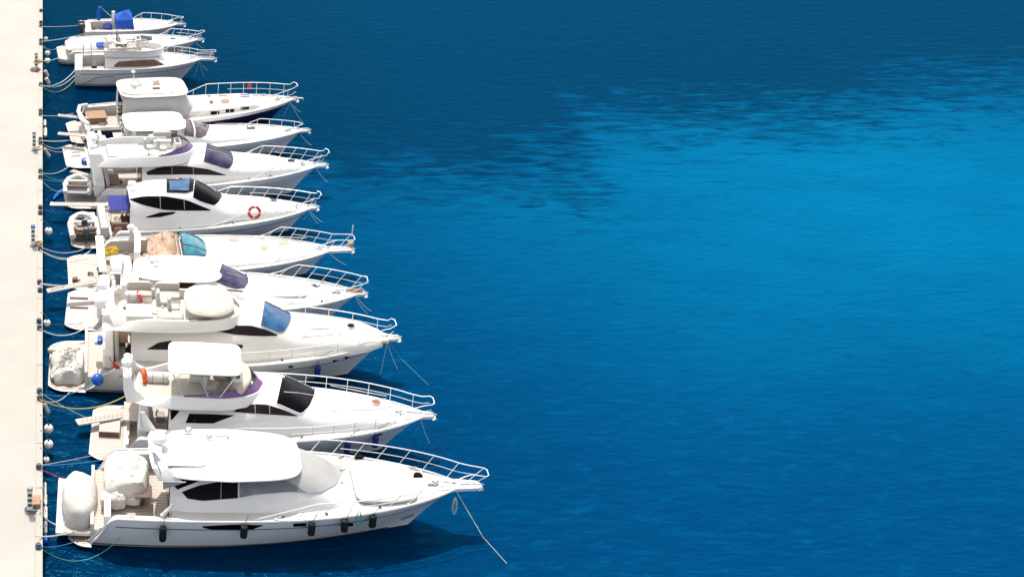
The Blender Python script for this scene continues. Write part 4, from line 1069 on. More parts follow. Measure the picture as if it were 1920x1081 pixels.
# ---------------- 5: open sport boat
b5 = Boat('sport_boat', 'open white sport boat with teal windscreen, tan cockpit canvas and long bowsprit', 'sport boat',
          (127, 528), (625, 467, 1.8), 3.9, 1.45, sink=0.42, xp=1.5, ramp=.8, zp=.5, rake=1.9, xc=338, zc=.85, stripe='gel_grey')
b = b5
c5 = b.cabin('coachroof', [(338, 1.5, 1.4, 1.95), (400, 1.60, 1.5, 1.98), (480, 1.4, 1.6, 1.95), (550, .95, 1.7, 1.92), (600, .4, 1.75, 1.85)], n=3.2, tumble=.2, cap='dark', capz=.85)
q = MB()
gl = b.cabin('windscreen', [(340, 1.42, 1.7, 2.55), (356, 1.38, 1.75, 2.46), (372, 1.2, 1.8, 2.25), (384, .85, 1.85, 2.02), (388, .5, 1.85, 1.95)], n=3.0, tumble=.25, material='glass_teal', cap=None)
f = MB()
for th in (.14, .36, .64, .86):
    f.tube([gl.pt(gl.x0 + (gl.st[-1][0] - gl.x0) * k / 10, math.pi * th) + Vector((0, 0, .01)) for k in range(11)], .02, 5)
f.tube([gl.pt(gl.x0, math.pi * k / 20) for k in range(21)], .03, 6)
b.add(f, 'windscreen_frame', 'dark', parent=gl.obj)
q = MB(); q.pillow(b.X(276, 2.3), b.X(336, 2.3), -1.4, 1.45, 2.0, .10, camber=.25, n=5, wr=.34, wf=1.3, seed=8, fore=1.1, tail=.85); cv = b.add(q, 'cockpit_canvas', 'canvas_tan')
for k in range(3):
    q = MB(); x = b.X(282 + 22 * k, 2.2); q.tube([(x, -1.55, 1.5), (x + .1, -1.3, 2.15), (x + .1, 0, 2.4), (x + .1, 1.3, 2.15), (x, 1.55, 1.5)], .02, 5); b.add(q, 'canopy_bow', 'steel', parent=cv)
for px in (184, 250):
    b.arch([(b.X(px, 1.7), -1.6, 1.5), (b.X(px + 4, 2.6), -1.35, 2.4), (b.X(px + 8, 2.8), 0, 2.7), (b.X(px + 4, 2.6), 1.35, 2.4), (b.X(px, 1.7), 1.6, 1.5)], w=.32, th=.12) if px == 250 else b.arch([(b.X(190, 1.7), -1.7, 1.5), (b.X(188, 2.2), -1.2, 2.0), (b.X(188, 2.2), 1.2, 2.0), (b.X(195, 1.7), 1.7, 1.5)], w=.4, th=.12, name='rear_arch')
b.dome(b.X(248, 3), .9, 2.6, .2); b.whip(b.X(250, 2.7), 1.2, 2.5, 0, .2, 1.5)
q = MB(); q.pillow(b.X(205, 1.9), b.X(246, 1.9), -1.5, .1, 1.25, .3, n=6); b.add(q, 'stern_sunpad', 'cushion')
q = MB(); q.pillow(b.X(198, 1.8), b.X(224, 1.8), .35, 1.0, 1.25, .18, camber=.12, n=2.5, wr=.22, wf=4); b.add(q, 'yellow_cover', 'yellow')
clutter(b, 2.3, 5.0, -1.4, 1.4, .9, 22, 55, ('gel', 'steel', 'dark', 'wood', 'dark_brown', 'cream')); clutter(b, .3, 1.7, -1.5, 1.5, b.zp + .01, 8, 56, ('dark_brown', 'rubber_grey', 'rope'))
for px, py, rx, ry in ((438, 446, 10, 6.5), (532, 452, 10, 6.5), (494, 435, 6, 3.5), (495, 465, 6.5, 4)): b.spot(c5, px, py, rx, ry, 'hatch', 'cream' if False else 'canvas_tan', off=.02, frame=None, sq=7)
for py in (441, 454):
    a, c = b.L3(403, py, 2.0), b.L3(575, py + 5, 1.95); q = MB(); q.tube([(a.x, a.y, 2.02), ((a.x + c.x) / 2, (a.y + c.y) / 2, 2.02), (c.x, c.y, 1.95)], .02, 5); b.add(q, 'grab_rail', 'rail')
b.rail(485, h=.68, inset=.15, n=6, lean=.4, ext=.6, extw=.34, exth=.68, open_front=False); b.pulpit(1.0, .26); b.foredeck_kit(.7)
q = MB(); q.tube([(b.L + .95, .3, 2.4), (b.L + .95, .3, 3.0)], .03, 6); b.add(q, 'bow_light', 'rail')
q = MB(); q.pillow(b.L + .75, b.L + 1.05, .0, .35, 1.86, .28, n=3, wr=.06); b.add(q, 'bow_bag', 'canvas_tan')

# ---------------- 6: black windowed coupe
b6 = Boat('motor_cruiser', 'white coupe cruiser with sweeping black side windows, glass sunroof and navy awning', 'motor cruiser',
          (130, 454), (587, 388, 1.8), 3.8, 1.45, sink=0.42, xp=1.8, ramp=.8, zp=.5, rake=2.0, xc=247, zc=.95)
b = b6
c6 = b.cabin('cabin', [(240, 1.60, 1.4, 3.05), (285, 1.72, 1.5, 3.36), (360, 1.70, 1.55, 3.42), (382, 1.62, 1.6, 3.14), (404, 1.5, 1.65, 2.74), (424, 1.36, 1.7, 2.38), (500, 1.02, 1.72, 2.18), (552, .55, 1.78, 1.95)], n=3.4, tumble=.26)
b.patch(c6, [(243, 373), (270, 368), (310, 368), (350, 375), (394, 393)], [(244, 375), (270, 385), (310, 394), (350, 395), (394, 395)], 'side_window', 'glass', mirror=True)
b.patch(c6, [(272, 407), (300, 398), (330, 397)], [(275, 408), (300, 407), (326, 401)], 'side_window', 'glass', mirror=True, nu=8, nv=2)
b.patch(c6, [(366, 332), (385, 338), (402, 348), (413, 358), (416, 368)], [(362, 370), (375, 377), (390, 382), (402, 385), (410, 378)], 'windscreen', 'glass', nu=12, nv=8)
b.patch(c6, [(312, 330), (355, 331), (364, 337)], [(312, 361), (350, 362), (362, 358)], 'sunroof_frame', 'glass', nu=8, nv=5, off=.03)
b.patch(c6, [(318, 334), (356, 335)], [(318, 357), (354, 358)], 'sunroof_glass', 'glass_blue', nu=6, nv=4, off=.045)
q = MB(); q.pillow(b.X(204, 2.2), b.X(240, 2.2), -.75, 1.05, 2.2, .06, camber=.06, n=8, wr=.04); b.add(q, 'awning', 'canvas_navy')
for yy in (-.7, 1.0):
    q = MB(); q.tube([(b.X(206, 2.2), yy, 2.22), (b.X(206, 2.2), yy, 1.4)], .02, 5); b.add(q, 'awning_pole', 'steel')
b.dome(b.X(250, 3.1), .55, 3.05, .24); b.dome(b.X(250, 3.1), -.15, 3.05, .2); b.dome(b.X(247, 3.1), .9, 3.0, .12)
q = MB(); x, y, z = b.L3(437, 369, 2.1); q.pillow(x - .25, x + .25, -.55, .50, 2.06, .1, n=8); b.add(q, 'deck_cushion', 'canvas_tan')
q = MB(); q.pillow(b.X(448, 2), b.X(502, 2), -.78, .78, 2.0, .07, n=8, fore=.85); b.add(q, 'sunpad', 'cushion')
b.spot(c6, 512, 373, 8, 3.6, 'hatch', 'glass', off=.03)
x, y, z = b.L3(421, 367, 2.1); q = MB(); q.tube([(x - .6, y, 2.3), (x + .2, y, 2.14)], .03, 5); b.add(q, 'wiper', 'steel')
b.rail(380, h=.66, inset=.14, n=8, lean=.4, ext=-.05, extw=.3, exth=.8); b.pulpit(.25, .2); b.foredeck_kit(1.0)
v = b.LY(477, 398, -1.78); torus(b, v, .29, .08, (0, -1, .45), 'red and white lifebuoy hung on the side rail of the black windowed coupe')
b.settee(b.X(205, 1.4), b.X(238, 1.4), -1.4, -.5, .95, 'near', 'dark_brown'); q = MB(); x = b.X(225, 1.7); q.box(x, x + .75, -.9, 0, 1.5, 1.55); b.add(q, 'cockpit_table', 'dark_brown', bevel=.02)
q = MB(); q.box(b.X(210, 1.8), b.X(225, 1.8), -1.5, -.9, .95, 1.6); b.add(q, 'wet_bar', 'wood', bevel=.03)
q = MB(); q.box(b.X(185, 1.3), b.X(200, 1.3), -1.5, 1.5, .95, 1.62); b.add(q, 'transom_seat', 'cushion', bevel=.1)
clutter(b, 2.6, 4.6, -1.4, 1.4, .95, 18, 66, ('wood', 'dark_brown', 'cream', 'rope', 'rubber_grey'))
b.gangway((2.2, 1.45, 1.55), b.L3(94, 381, 1.35), .36, 'gel')
# its tender, with the engine showing
def tender(b, px, py, z, L, W, ang, label, tubem='rubber_white', inner='gel_grey', engine=True, r=.2, tubecol=None):
    c = b.L3(px, py, z); root = empty('inflatable_tender', b.M @ c, b.ang + ang, label, 'inflatable boat', 'tenders on the stern platforms')
    pts = [(-L / 2, -W / 2), (L * .1, -W / 2), (L * .32, -W * .40), (L * .46, -W * .18), (L / 2, 0), (L * .46, W * .18), (L * .32, W * .40), (L * .1, W / 2), (-L / 2, W / 2)]
    q = MB(); q.tube([(x, y, r + (.12 * max(0, x / L))) for x, y in pts], [r * .75] + [r] * 7 + [r * .75], 10); q.build('tube', tubem, root)
    q = MB(); q.prism([(x * .94, y * .86) for x, y in pts], .06, .14); q.build('floor', inner, root)
    for k, xx in enumerate((-.22 * L, .12 * L)):
        q = MB(); q.box(xx - .12, xx + .12, -W / 2 + .05, W / 2 - .05, .22, .36); q.build('thwart', 'cushion' if k else 'dark_brown', root, bevel=.03)
    if engine:
        q = MB(); q.box(-L / 2 - .05, -L / 2 + .02, -W * .38, W * .38, .05, .42); q.build('transom', 'dark', root)
        q = MB(); q.pillow(-L / 2 - .38, -L / 2 + .04, -.17, .17, .45, .34, n=3, camber=.08); e = q.build('outboard', 'engine', root)
        q = MB(); q.box(-L / 2 - .22, -L / 2 - .08, -.06, .06, -.1, .46); q.build('leg', 'engine', e, bevel=.02)
        q = MB(); q.box(-.15, .1, -.16, .16, .14, .62, tx=.04); k = q.build('console', 'engine', root, bevel=.04)
    return root
tr = tender(b, 158, 430, .75, 2.5, 1.45, R(90), 'white inflatable tender with black engine and console behind the black windowed coupe')
clutter(b, .2, 1.3, -1.1, 1.1, .9, 16, 67, ('engine', 'gel_grey', 'rubber_grey', 'wood', 'gel'))

# ---------------- 7: flybridge with violet front screen
b7 = Boat('motor_yacht', 'white yacht with uncovered flybridge, curved violet screen and long brown side windows', 'yacht',
          (120, 378), (600, 309, 2.0), 4.0, 1.6, sink=0.3, xp=1.5, ramp=.8, zp=.5, rake=2.1, xc=265, zc=1.0, teakm='teak_grey', stripe='gel_grey')
b = b7
c7 = b.cabin('cabin', [(262, 1.62, 1.5, 2.72), (330, 1.7, 1.6, 2.9), (366, 1.7, 1.65, 3.2), (386, 1.64, 1.7, 3.22), (410, 1.56, 1.75, 2.94), (436, 1.46, 1.8, 2.6), (500, 1.2, 1.85, 2.42), (562, .6, 1.92, 2.14)], n=3.5, tumble=.2)
b.patch(c7, [(388, 265), (405, 269), (425, 277), (435, 287), (438, 298)], [(382, 303), (400, 309), (418, 315), (429, 317), (436, 308)], 'windscreen', 'glass_violet', nu=12, nv=8)
b.patch(c7, [(388, 264), (405, 268), (425, 277), (436, 289)], [(388, 276), (405, 282), (425, 288), (436, 293)], 'windscreen_edge', 'glass_brown', nu=12, nv=4, off=.025)
b.patch(c7, [(275, 322), (300, 313), (345, 311), (390, 317), (423, 328)], [(275, 328), (300, 328), (345, 327), (390, 328), (423, 329)], 'side_window', 'glass_brown', mirror=True)
t7 = b.tub([(165, 1.0), (178, 1.25), (230, 1.42), (300, 1.42), (336, 1.15), (356, .65), (364, .06)], 2.85, 3.34, flare=-.3, scr=292, scrh=.28, floor=.06, drop_aft=.2)
zf = t7.floorz
q = MB(); q.box(b.X(200, 2.7), b.X(262, 2.7), -.95, .75, zf, zf + .3); b.add(q, 'flybridge_sunpad', 'cushion', bevel=.08)
b.seat(b.X(278, 3), -.2, zf); b.helm(b.X(322, 3), -.4, zf, .9); b.seat(b.X(302, 3), -.4, zf)
b.settee(b.X(290, 2.9), b.X(325, 2.9), .6, 1.25, zf, 'far'); q = MB(); q.box(b.X(283, 3.2), b.X(316, 3.2), .95, 1.35, 3.3, 3.5); b.add(q, 'side_locker', 'gel', bevel=.04)
q = MB(); q.box(b.X(284, 2.9), b.X(300, 2.9), -1.42, -1.2, 3.1, 3.26); b.add(q, 'side_pocket', 'rope_green')
b.arch([(b.X(182, 2.7), -1.5, 2.8), (b.X(176, 3.3), -1.2, 3.42), (b.X(174, 3.5), 0, 3.55), (b.X(176, 3.3), 1.2, 3.42), (b.X(182, 2.7), 1.5, 2.8)], w=[.9, .7, .62, .7, .9], th=.16)
b.dome(b.X(176, 3.5), .5, 3.58, .22); b.dome(b.X(172, 3.5), -.5, 3.56, .17); b.whip(b.X(178, 3.5), 1.0, 3.3, -.3, .2, 1.3)
clutter(b, b.X(166, 3.4), b.X(186, 3.4), -1.0, 1.0, 3.53, 6, 70, ('gel', 'rubber_grey', 'steel'))
b.line(c7, [(388, 280), (437, 294)], 'mullion', 'gel', .02, .03)
b.spot(c7, 546, 302, 7, 2.8, 'hatch', 'glass', off=.02, sq=8)
q = MB(); q.pillow(b.X(455, 2.3), b.X(520, 2.3), -.8, .8, 2.22, .05, n=8, fore=.85); b.add(q, 'sunpad', 'deck')
b.rail(450, h=.7, inset=.15, n=7, lean=.42, ext=0, extw=.34, exth=.85); b.pulpit(.4, .2); b.foredeck_kit(1.0)
b.settee(2.3, 2.9, -1.3, 1.2, 1.0, 'aft'); q = MB(); q.box(b.X(200, 1.8), b.X(222, 1.8), -1.1, .2, 1.55, 1.6); b.add(q, 'cockpit_table', 'teak_brown', bevel=.02)
q = MB(); q.box(1.6, 2.2, -1.5, 1.5, 1.0, 1.75); b.add(q, 'transom_seat', 'gel', bevel=.08)
clutter(b, 2.4, 5.0, -1.5, 1.5, 1.0, 12, 71, ('wood', 'dark_brown', 'cream', 'rope', 'gel'))
g = b.L3(134, 320, 1.0); b.gangway((2.3, -.4, 1.5), b.L3(134, 319, 1.25), .36, 'gel_grey')
canister(b, b.L3(160, 303, 1.6), .22, .36, 'deep blue bucket on the stern of the violet screened flybridge yacht', 'blue', 'bucket', 'z')
tr = tender(b, 146, 352, .95, 2.1, 1.35, R(84), 'pale grey inflatable tender without engine behind the violet screened flybridge yacht', 'rubber_white', 'gel_grey', engine=False, r=.17)
q = MB(); pts = [b.M @ b.L3(px, py, .4) for px, py in ((100, 374), (106, 367), (114, 360), (124, 354), (132, 351))]
q.tube(pts, [.05, .12, .14, .13, .06], 10); o = q.build('curved_float', 'blue'); tag(o, 'curved blue float by the quay between the grey tender and the grey gangway', 'float')

# ---------------- 8: hardtop sport cruiser
b8 = Boat('motor_cruiser', 'white sport cruiser with oblong hardtop and smoked windscreen hoop, just below the trawler', 'motor cruiser',
          (120, 306), (569, 244, 1.65), 3.6, 1.35, sink=0.3, xp=1.4, ramp=.8, zp=.45, rake=2.0, xc=215, zc=.9, teakm='teak_grey', stripe='gel_grey')
b = b8
c8 = b.cabin('cabin', [(232, 1.42, 1.3, 2.1), (300, 1.52, 1.35, 2.3), (345, 1.48, 1.4, 2.36), (368, 1.4, 1.42, 2.2), (394, 1.28, 1.45, 1.92), (450, 1.05, 1.5, 1.84), (520, .5, 1.55, 1.66)], n=3.0, tumble=.2)
q = MB(); q.pillow(b.X(231, 2.45), b.X(345, 2.45), -1.4, 1.5, 2.5, .09, camber=.12, n=5, seg=48, edge=.6); b.add(q, 'hardtop', 'gel')
b.patch(c8, [(350, 212), (372, 216), (388, 226), (393, 238)], [(345, 254), (362, 257), (375, 259), (386, 254)], 'windscreen', 'acrylic_smoke', nu=12, nv=8)
q = MB(); q.tube([c8.pt(b.X(357, 2.1), math.pi * k / 20) + Vector((.12 * math.sin(math.pi * k / 20), 0, .06)) for k in range(21)], .05, 8); b.add(q, 'screen_hoop', 'gel')
b.patch(c8, [(262, 256), (300, 250), (335, 250)], [(262, 257), (300, 258), (335, 256)], 'side_window', 'glass_brown', mirror=True, nv=2)
for px in (246, 330):
    for sg in (-1, 1):
        q = MB(); q.box(b.X(px, 2.2) - .15, b.X(px, 2.2) + .15, sg * 1.2 - .04, sg * 1.2 + .04, 2.0, 2.54, tx=.04); b.add(q, 'roof_post', 'gel')
b.spot(c8, 471, 236, 8, 3.2, 'hatch', 'glass_brown', off=.02)
b.rail(470, h=.42, inset=.12, n=4, ext=-.1, extw=.12, exth=.42, mid=False); b.pulpit(.35, .2); b.foredeck_kit(.9)
q = MB(); q.box(1.5, 2.0, -1.3, 1.3, .9, 1.5); b.add(q, 'transom_seat', 'gel', bevel=.08); b.settee(2.1, 2.6, -1.2, 1.0, .9, 'aft')
clutter(b, 2.2, 3.8, -1.2, 1.2, .9, 14, 81, ('gel', 'steel', 'dark', 'wood', 'rubber_grey')); clutter(b, 3.3, 3.8, -1.2, 1.2, 2.3, 4, 82, ('gel', 'steel'))
b.gangway((1.8, .9, 1.35), b.L3(109, 249, 1.25), .32, 'gel')
for py in (285, 292):
    a = b.L3(135, py, .5); q = MB(); q.box(a.x, a.x + .5, a.y - .04, a.y + .04, b.zp + .013, b.zp + .05); b.add(q, 'platform_slat', 'gel_grey')

# ---------------- 9: trawler with cream canopy and dark hull
b9 = Boat('trawler_yacht', 'trawler yacht with cream rounded canopy, tall bow rail and dark navy hull', 'trawler',
          (128, 262), (550, 185, 2.1), 3.7, 1.45, sink=0.1, xp=.7, ramp=.6, zp=.5, rake=1.5, xc=232, zc=.9, hullm='navy', stripe='gel', stripe_f=.08, full=3.0, ex=.75, tuck=.16)
b = b9
q = MB(); rows = []
for k in (0, .03, .06, .1):
    rows.append([Vector((b.sec(i / 40, k).x, -b.sec(i / 40, k).y - .012, b.sec(i / 40, k).z)) for i in range(3, 41)])
q.grid(rows, True); q.grid([[Vector((v.x, -v.y, v.z)) for v in r] for r in rows], True); b.add(q, 'sheer_strake', 'gel_cream', parent=b.hullo)
dk = MB(); rows = []
for i in range(31):
    x = b.xc + (b.L * .985 - b.xc) * i / 30; rows.append([Vector((x, (b.hb(x) - .12) * (2 * j / 6 - 1), b.zs(x) + .012 + .06 * (1 - (2 * j / 6 - 1) ** 2))) for j in range(7)])
dk.grid(rows, True); b.add(dk, 'teak_deck', 'teak_grey')
c9 = b.cabin('coachroof', [(330, 1.25, 1.6, 2.22), (380, 1.3, 1.62, 2.25), (440, 1.15, 1.75, 2.28), (468, 1.0, 1.85, 2.3), (480, .85, 1.9, 2.15), (484, .75, 1.9, 2.0)], n=4.5, tumble=.06, material='gel_cream', cap=None)
w9 = b.cabin('wheelhouse', [(225, 1.45, 1.5, 3.1), (300, 1.48, 1.6, 3.14), (338, 1.42, 1.6, 3.1), (352, 1.2, 1.6, 2.5), (360, 1.1, 1.6, 2.22)], n=4.0, tumble=.08, material='canvas_grey', cap='glass')
q = MB(); q.pillow(b.X(221, 3.3), b.X(349, 3.3), -1.5, 1.65, 3.18, .09, camber=.08, n=4.5, seg=48, edge=.5); cp = b.add(q, 'canopy', 'gel'); 
q = MB(); q.pillow(b.X(224, 3.3), b.X(336, 3.3), -1.25, 1.4, 3.3, .03, camber=.05, n=4.5); b.add(q, 'canopy_top', 'cream', parent=cp)
x, y, _ = b.L3(292, 153, 3.35); q = MB(); q.lathe([(.22, 0), (.2, .12), (.1, .16), (0, .16)], (x, y, 3.38), 12); b.add(q, 'roof_vent', 'gel', parent=cp)
for py, m_ in ((160, 'teak_brown'), (168, 'dark_brown')):
    x, y, _ = b.L3(293, py, 3.3); q = MB(); q.box(x - .22, x + .22, y - .1, y + .1, 3.34, 3.43); b.add(q, 'roof_hatch', m_, parent=cp, bevel=.02)
q = MB(); x, y, _ = b.L3(257, 163, 3.3)
for dx in (-.4, .3): q.tube([(x + dx, y, 3.36), (x - .2, y + .1, 3.9), (x - .25, y + .1, 4.2)], .03, 6)
q.tube([(x - .4, y, 3.38), (x + .3, y, 3.38)], .03, 6); q.lathe([(.14, 0), (.14, .1), (0, .14)], (x - .25, y + .1, 4.2), 10); b.add(q, 'mast', 'steel', parent=cp)
for px, py, rx, ry, m_ in ((392, 173, 3.5, 2.2, 'dark'), (396, 192, 3.5, 3, 'dark'), (418, 171, 8, 3, 'teak_brown'), (422, 190, 8, 3.5, 'teak_brown'), (459, 177, 8, 4, 'acrylic')): b.spot(c9, px, py, rx, ry, 'hatch', m_, off=.03, frame=None if m_ != 'acrylic' else 'steel', sq=8)
for px, py in ((403, 212), (431, 208), (459, 203)): b.patch(c9, [(px - 8, py - 3), (px + 8, py - 3.6)], [(px - 8, py + 3), (px + 8, py + 1.6)], 'side_window', 'glass', nu=4, nv=2, mirror=True)
b.rail(352, h=.8, inset=.10, n=8, ext=.15, extw=.36, exth=.95); b.pulpit(.25, .18); b.foredeck_kit(.9)
q = MB(); q.tube([(b.L + .1, -.15, b.Fb + .1), (b.L + .55, -.15, b.Fb + .05), (b.L + .6, -.15, b.Fb - .15)], .06, 8); b.add(q, 'bow_roller', 'steel')
x0, y0, _ = b.L3(163, 222, 1.3); x1, y1, _ = b.L3(196, 205, 1.3); q = MB(); q.box(x0, x1, y0, y1, 1.2, 1.28); q.box(x0 + .1, x1 - .1, y0 + .1, y1 - .1, .9, 1.2); b.add(q, 'cockpit_table', 'teak_brown', bevel=.02)
q = MB(); q.tube([(b.X(170, 1.7), 1.7, 1.55), (b.X(155, 1.7), 1.4, 1.62), (b.X(149, 1.7), .5, 1.66), (b.X(150, 1.7), -.8, 1.66), (b.X(160, 1.7), -1.4, 1.6)], .13, 8); b.add(q, 'stern_bolster', 'gel')
b.gangway((1.2, .3, 1.3), b.L3(109, 215, 1.5), .26, 'gel')
clutter(b, 1.2, 3.4, -1.4, -.2, .9, 5, 91); clutter(b, b.X(215, 2), b.X(232, 2), -1.2, 1.2, 1.7, 8, 92, ('gel', 'steel', 'rubber_grey', 'dark'))
v = b.LY(468, 163, 1.6); q = MB(); q.slabp([v + Vector(o_) for o_ in ((-.15, 0, -.1), (.15, 0, -.1), (.12, 0, .12), (-.1, 0, .2))], (0, .05, 0)); b.add(q, 'rail_bag', 'red')

# ---------------- 10: flybridge fishing boat
b10 = Boat('fishing_boat', 'small flybridge fishing boat with brown side curtain and cream covered upper station', 'fishing boat',
           (140, 150), (380, 110, 1.6), 3.2, 1.3, sink=0.1, xp=.15, ramp=.3, zp=.9, rake=1.5, xc=198, zc=.6, drop=False, tuck=.2)
b = b10
c10 = b.cabin('cabin', [(196, 1.12, 1.15, 1.95), (270, 1.2, 1.25, 2.0), (295, 1.12, 1.3, 1.9), (316, .95, 1.35, 1.6), (345, .6, 1.42, 1.55)], n=3.4, tumble=.12)
b.patch(c10, [(222, 116), (260, 113), (290, 112)], [(213, 124), (222, 129), (265, 128), (309, 122)], 'side_curtain', 'dark_brown', mirror=True)
t10 = b.tub([(194, .85), (215, 1.0), (262, 1.0), (290, .72), (304, .35), (308, .05)], 1.95, 2.45, flare=.14, floor=.1, th=.07)
q = MB(); q.pillow(b.X(205, 2.5), b.X(266, 2.5), -.8, .85, 2.15, .3, n=4, camber=.1, wr=.2, wf=2.6, seed=2); b.add(q, 'helm_cover', 'cream')
q = MB(); q.tube([(b.X(200, 2.5), -.9, 2.55), (b.X(245, 2.5), -.9, 2.62), (b.X(275, 2.5), -.6, 2.65), (b.X(282, 2.5), 0, 2.65), (b.X(272, 2.5), .7, 2.65), (b.X(210, 2.5), .95, 2.6)], .05, 6); b.add(q, 'upper_rail', 'cream')
b.seat(b.X(230, 2.4), .1, 2.1, 'cream'); b.helm(b.X(252, 2.4), 0, 2.1, .8)
q = MB(); q.pillow(b.X(216, 3), b.X(238, 3), -.5, .4, 2.75, .04, n=5, wr=.05); b.add(q, 'canopy', 'canvas')
for sg in (-1, 1):
    q = MB(); q.tube([(b.X(202, 2.4), sg * .85, 2.4), (b.X(215, 3.2), sg * .5, 3.3), (b.X(240, 2.4), sg * .85, 2.4)], .025, 5); b.add(q, 'canopy_frame', 'steel')
q = MB(); q.tube([(b.X(222, 2.6), .1, 2.6), (b.X(219, 3.5), .1, 3.55)], .04, 6); b.add(q, 'flag_staff', 'steel')
q = MB(); q.slabp([b.LY(x, y, .1) for x, y in ((218, 62), (222, 66), (222, 79), (217, 80))], (0, .02, 0)); o = b.add(q, 'ensign', 'red')
x = b.X(172, 1.4); q = MB(); q.box(x, x + .35, -.55, .35, .6, 1.25); b.add(q, 'bait_table', 'dark', bevel=.03)
for px, yy in ((157, .6), (172, .9)):
    q = MB(); q.tube([(b.X(px, 1.2), yy, 1.1), (b.X(px - 1, 2.5), yy, 2.3)], .03, 6); b.add(q, 'rod_holder', 'steel')
b.rail(300, h=.5, inset=.12, n=5, ext=.85, extw=.2, exth=.55); b.pulpit(.85, .16); b.foredeck_kit(.7)
b.spot(c10, 341, 106, 6.5, 2.5, 'hatch', 'glass', off=.03, sq=8)
q = MB(); pts = [b.LY(x, y, -1.36) for x, y in ((152, 158), (166, 152), (180, 144), (196, 141), (215, 141))]; q.tube([Vector((p.x, -b.hb(p.x) * (.93 + .05 * i / 4) - .0, p.z)) for i, p in enumerate(pts)], .02, 5); b.add(q, 'hull_line', 'grey_stripe', parent=b.hullo)

# ---------------- 11: covered boat
b11 = Boat('motor_boat', 'white motor boat with pale grey cockpit cover and small blue tarpaulin', 'motor boat',
           (108, 113), (372, 74, 1.3), 3.0, 1.1, sink=0.15, xp=.5, ramp=.5, zp=.55, rake=1.5, xc=200, zc=.5, stripe='gel_grey', tuck=.2)
b = b11
c11 = b.cabin('cabin', [(200, 1.1, .95, 1.5), (260, 1.1, 1.0, 1.6), (290, 1.0, 1.05, 1.45), (330, .6, 1.1, 1.35)], n=3.0)
b.patch(c11, [(262, 62), (285, 66)], [(262, 78), (285, 76)], 'windscreen', 'glass_brown', nu=6, nv=4)
q = MB(); q.pillow(b.X(123, 1.3), b.X(206, 1.3), -1.12, 1.12, 1.0, .14, camber=.3, n=6, wr=.06, wf=1.4); b.add(q, 'cockpit_cover', 'canvas_grey')
q = MB(); q.pillow(b.X(178, 1.4), b.X(204, 1.4), -1.15, -.3, 1.32, .08, camber=.06, n=2.4, wr=.12); b.add(q, 'tarpaulin', 'canvas_blue')
b.rail(300, h=.5, inset=.1, n=5, lean=.2, ext=.2, extw=.2, exth=.6); b.pulpit(.3, .14); b.foredeck_kit(.6)
b.spot(c11, 326, 70, 6, 2.2, 'hatch', 'glass', off=.03, sq=8)

# ---------------- 12: furthest boat with blue canopy
b12 = Boat('motor_boat', 'topmost small white motor boat with bright blue canopy and black outboard engines', 'motor boat',
           (158, 74), (334, 45, 1.1), 2.6, 1.0, sink=0.1, xp=.1, ramp=.2, zp=.6, rake=1.1, xc=250, zc=.45, drop=False, stripe='gel_grey', tuck=.2)
b = b12
c12 = b.cabin('cabin', [(248, .88, .8, 1.25), (280, .85, .9, 1.22), (315, .5, .95, 1.12)], n=3.0, cap=None)
q = MB(); X_ = lambda px, z: b.X(px, z)
top = [(X_(228, 2.3), 0, 2.15)]
q.add([(X_(216, 1.3), -.85, 1.1), (X_(250, 1.2), -.85, 1.05), (X_(248, 1.5), -.6, 1.65), (X_(233, 2.2), 0, 2.15), (X_(217, 1.5), -.6, 1.6), (X_(216, 1.3), .85, 1.2), (X_(250, 1.2), .85, 1.15), (X_(248, 1.6), .6, 1.75), (X_(217, 1.6), .6, 1.7), (X_(243, 2.2), .35, 2.1)],
      [(0, 1, 2, 4), (4, 2, 3), (2, 9, 3), (2, 1, 6, 7), (2, 7, 9), (7, 8, 3, 9), (8, 4, 3), (6, 5, 8, 7), (5, 0, 4, 8)])
b.add(q, 'canopy', 'canvas_blue')
q = MB(); q.pillow(X_(192, 1.1), X_(210, 1.1), -.75, .3, .95, .15, camber=.1, n=3, wr=.14); b.add(q, 'seat_cover', 'canvas_navy')
q = MB(); q.tube([b.LY(185, 38, .1), b.LY(185, 24, .1), b.LY(188, 15, .1), b.LY(191, 14, .1)], [.12, .16, .15, .08], 8); o = b.add(q, 'bimini_roll', 'canvas_blue')
for a_, c_ in (((190, 15), (212, 34)), ((190, 40), (212, 58)), ((187, 36), (190, 62)), ((212, 34), (236, 60))):
    q = MB(); q.tube([b.LY(*a_, .1), b.LY(*c_, -.1)], .025, 5); b.add(q, 'canopy_pole', 'steel')
q = MB(); v = b.LY(212, 44, 0); q.box(v.x - .12, v.x + .12, -.12, .12, .8, 2.1); b.add(q, 'console', 'gel', bevel=.04)
for yy in (-.35, .3):
    q = MB(); q.pillow(-.45, .05, yy - .16, yy + .16, .95, .32, n=3, camber=.08); o = b.add(q, 'outboard', 'engine')
    q = MB(); q.box(-.28, -.12, yy - .05, yy + .05, -.2, .97); b.add(q, 'leg', 'engine', parent=o, bevel=.02)
b.rail(250, h=.5, inset=.1, n=4, ext=.35, extw=.18, exth=.5, mid=False); b.pulpit(.45, .14); b.foredeck_kit(.5)
clutter(b, .4, 2.0, -.7, .7, .5, 6, 121)

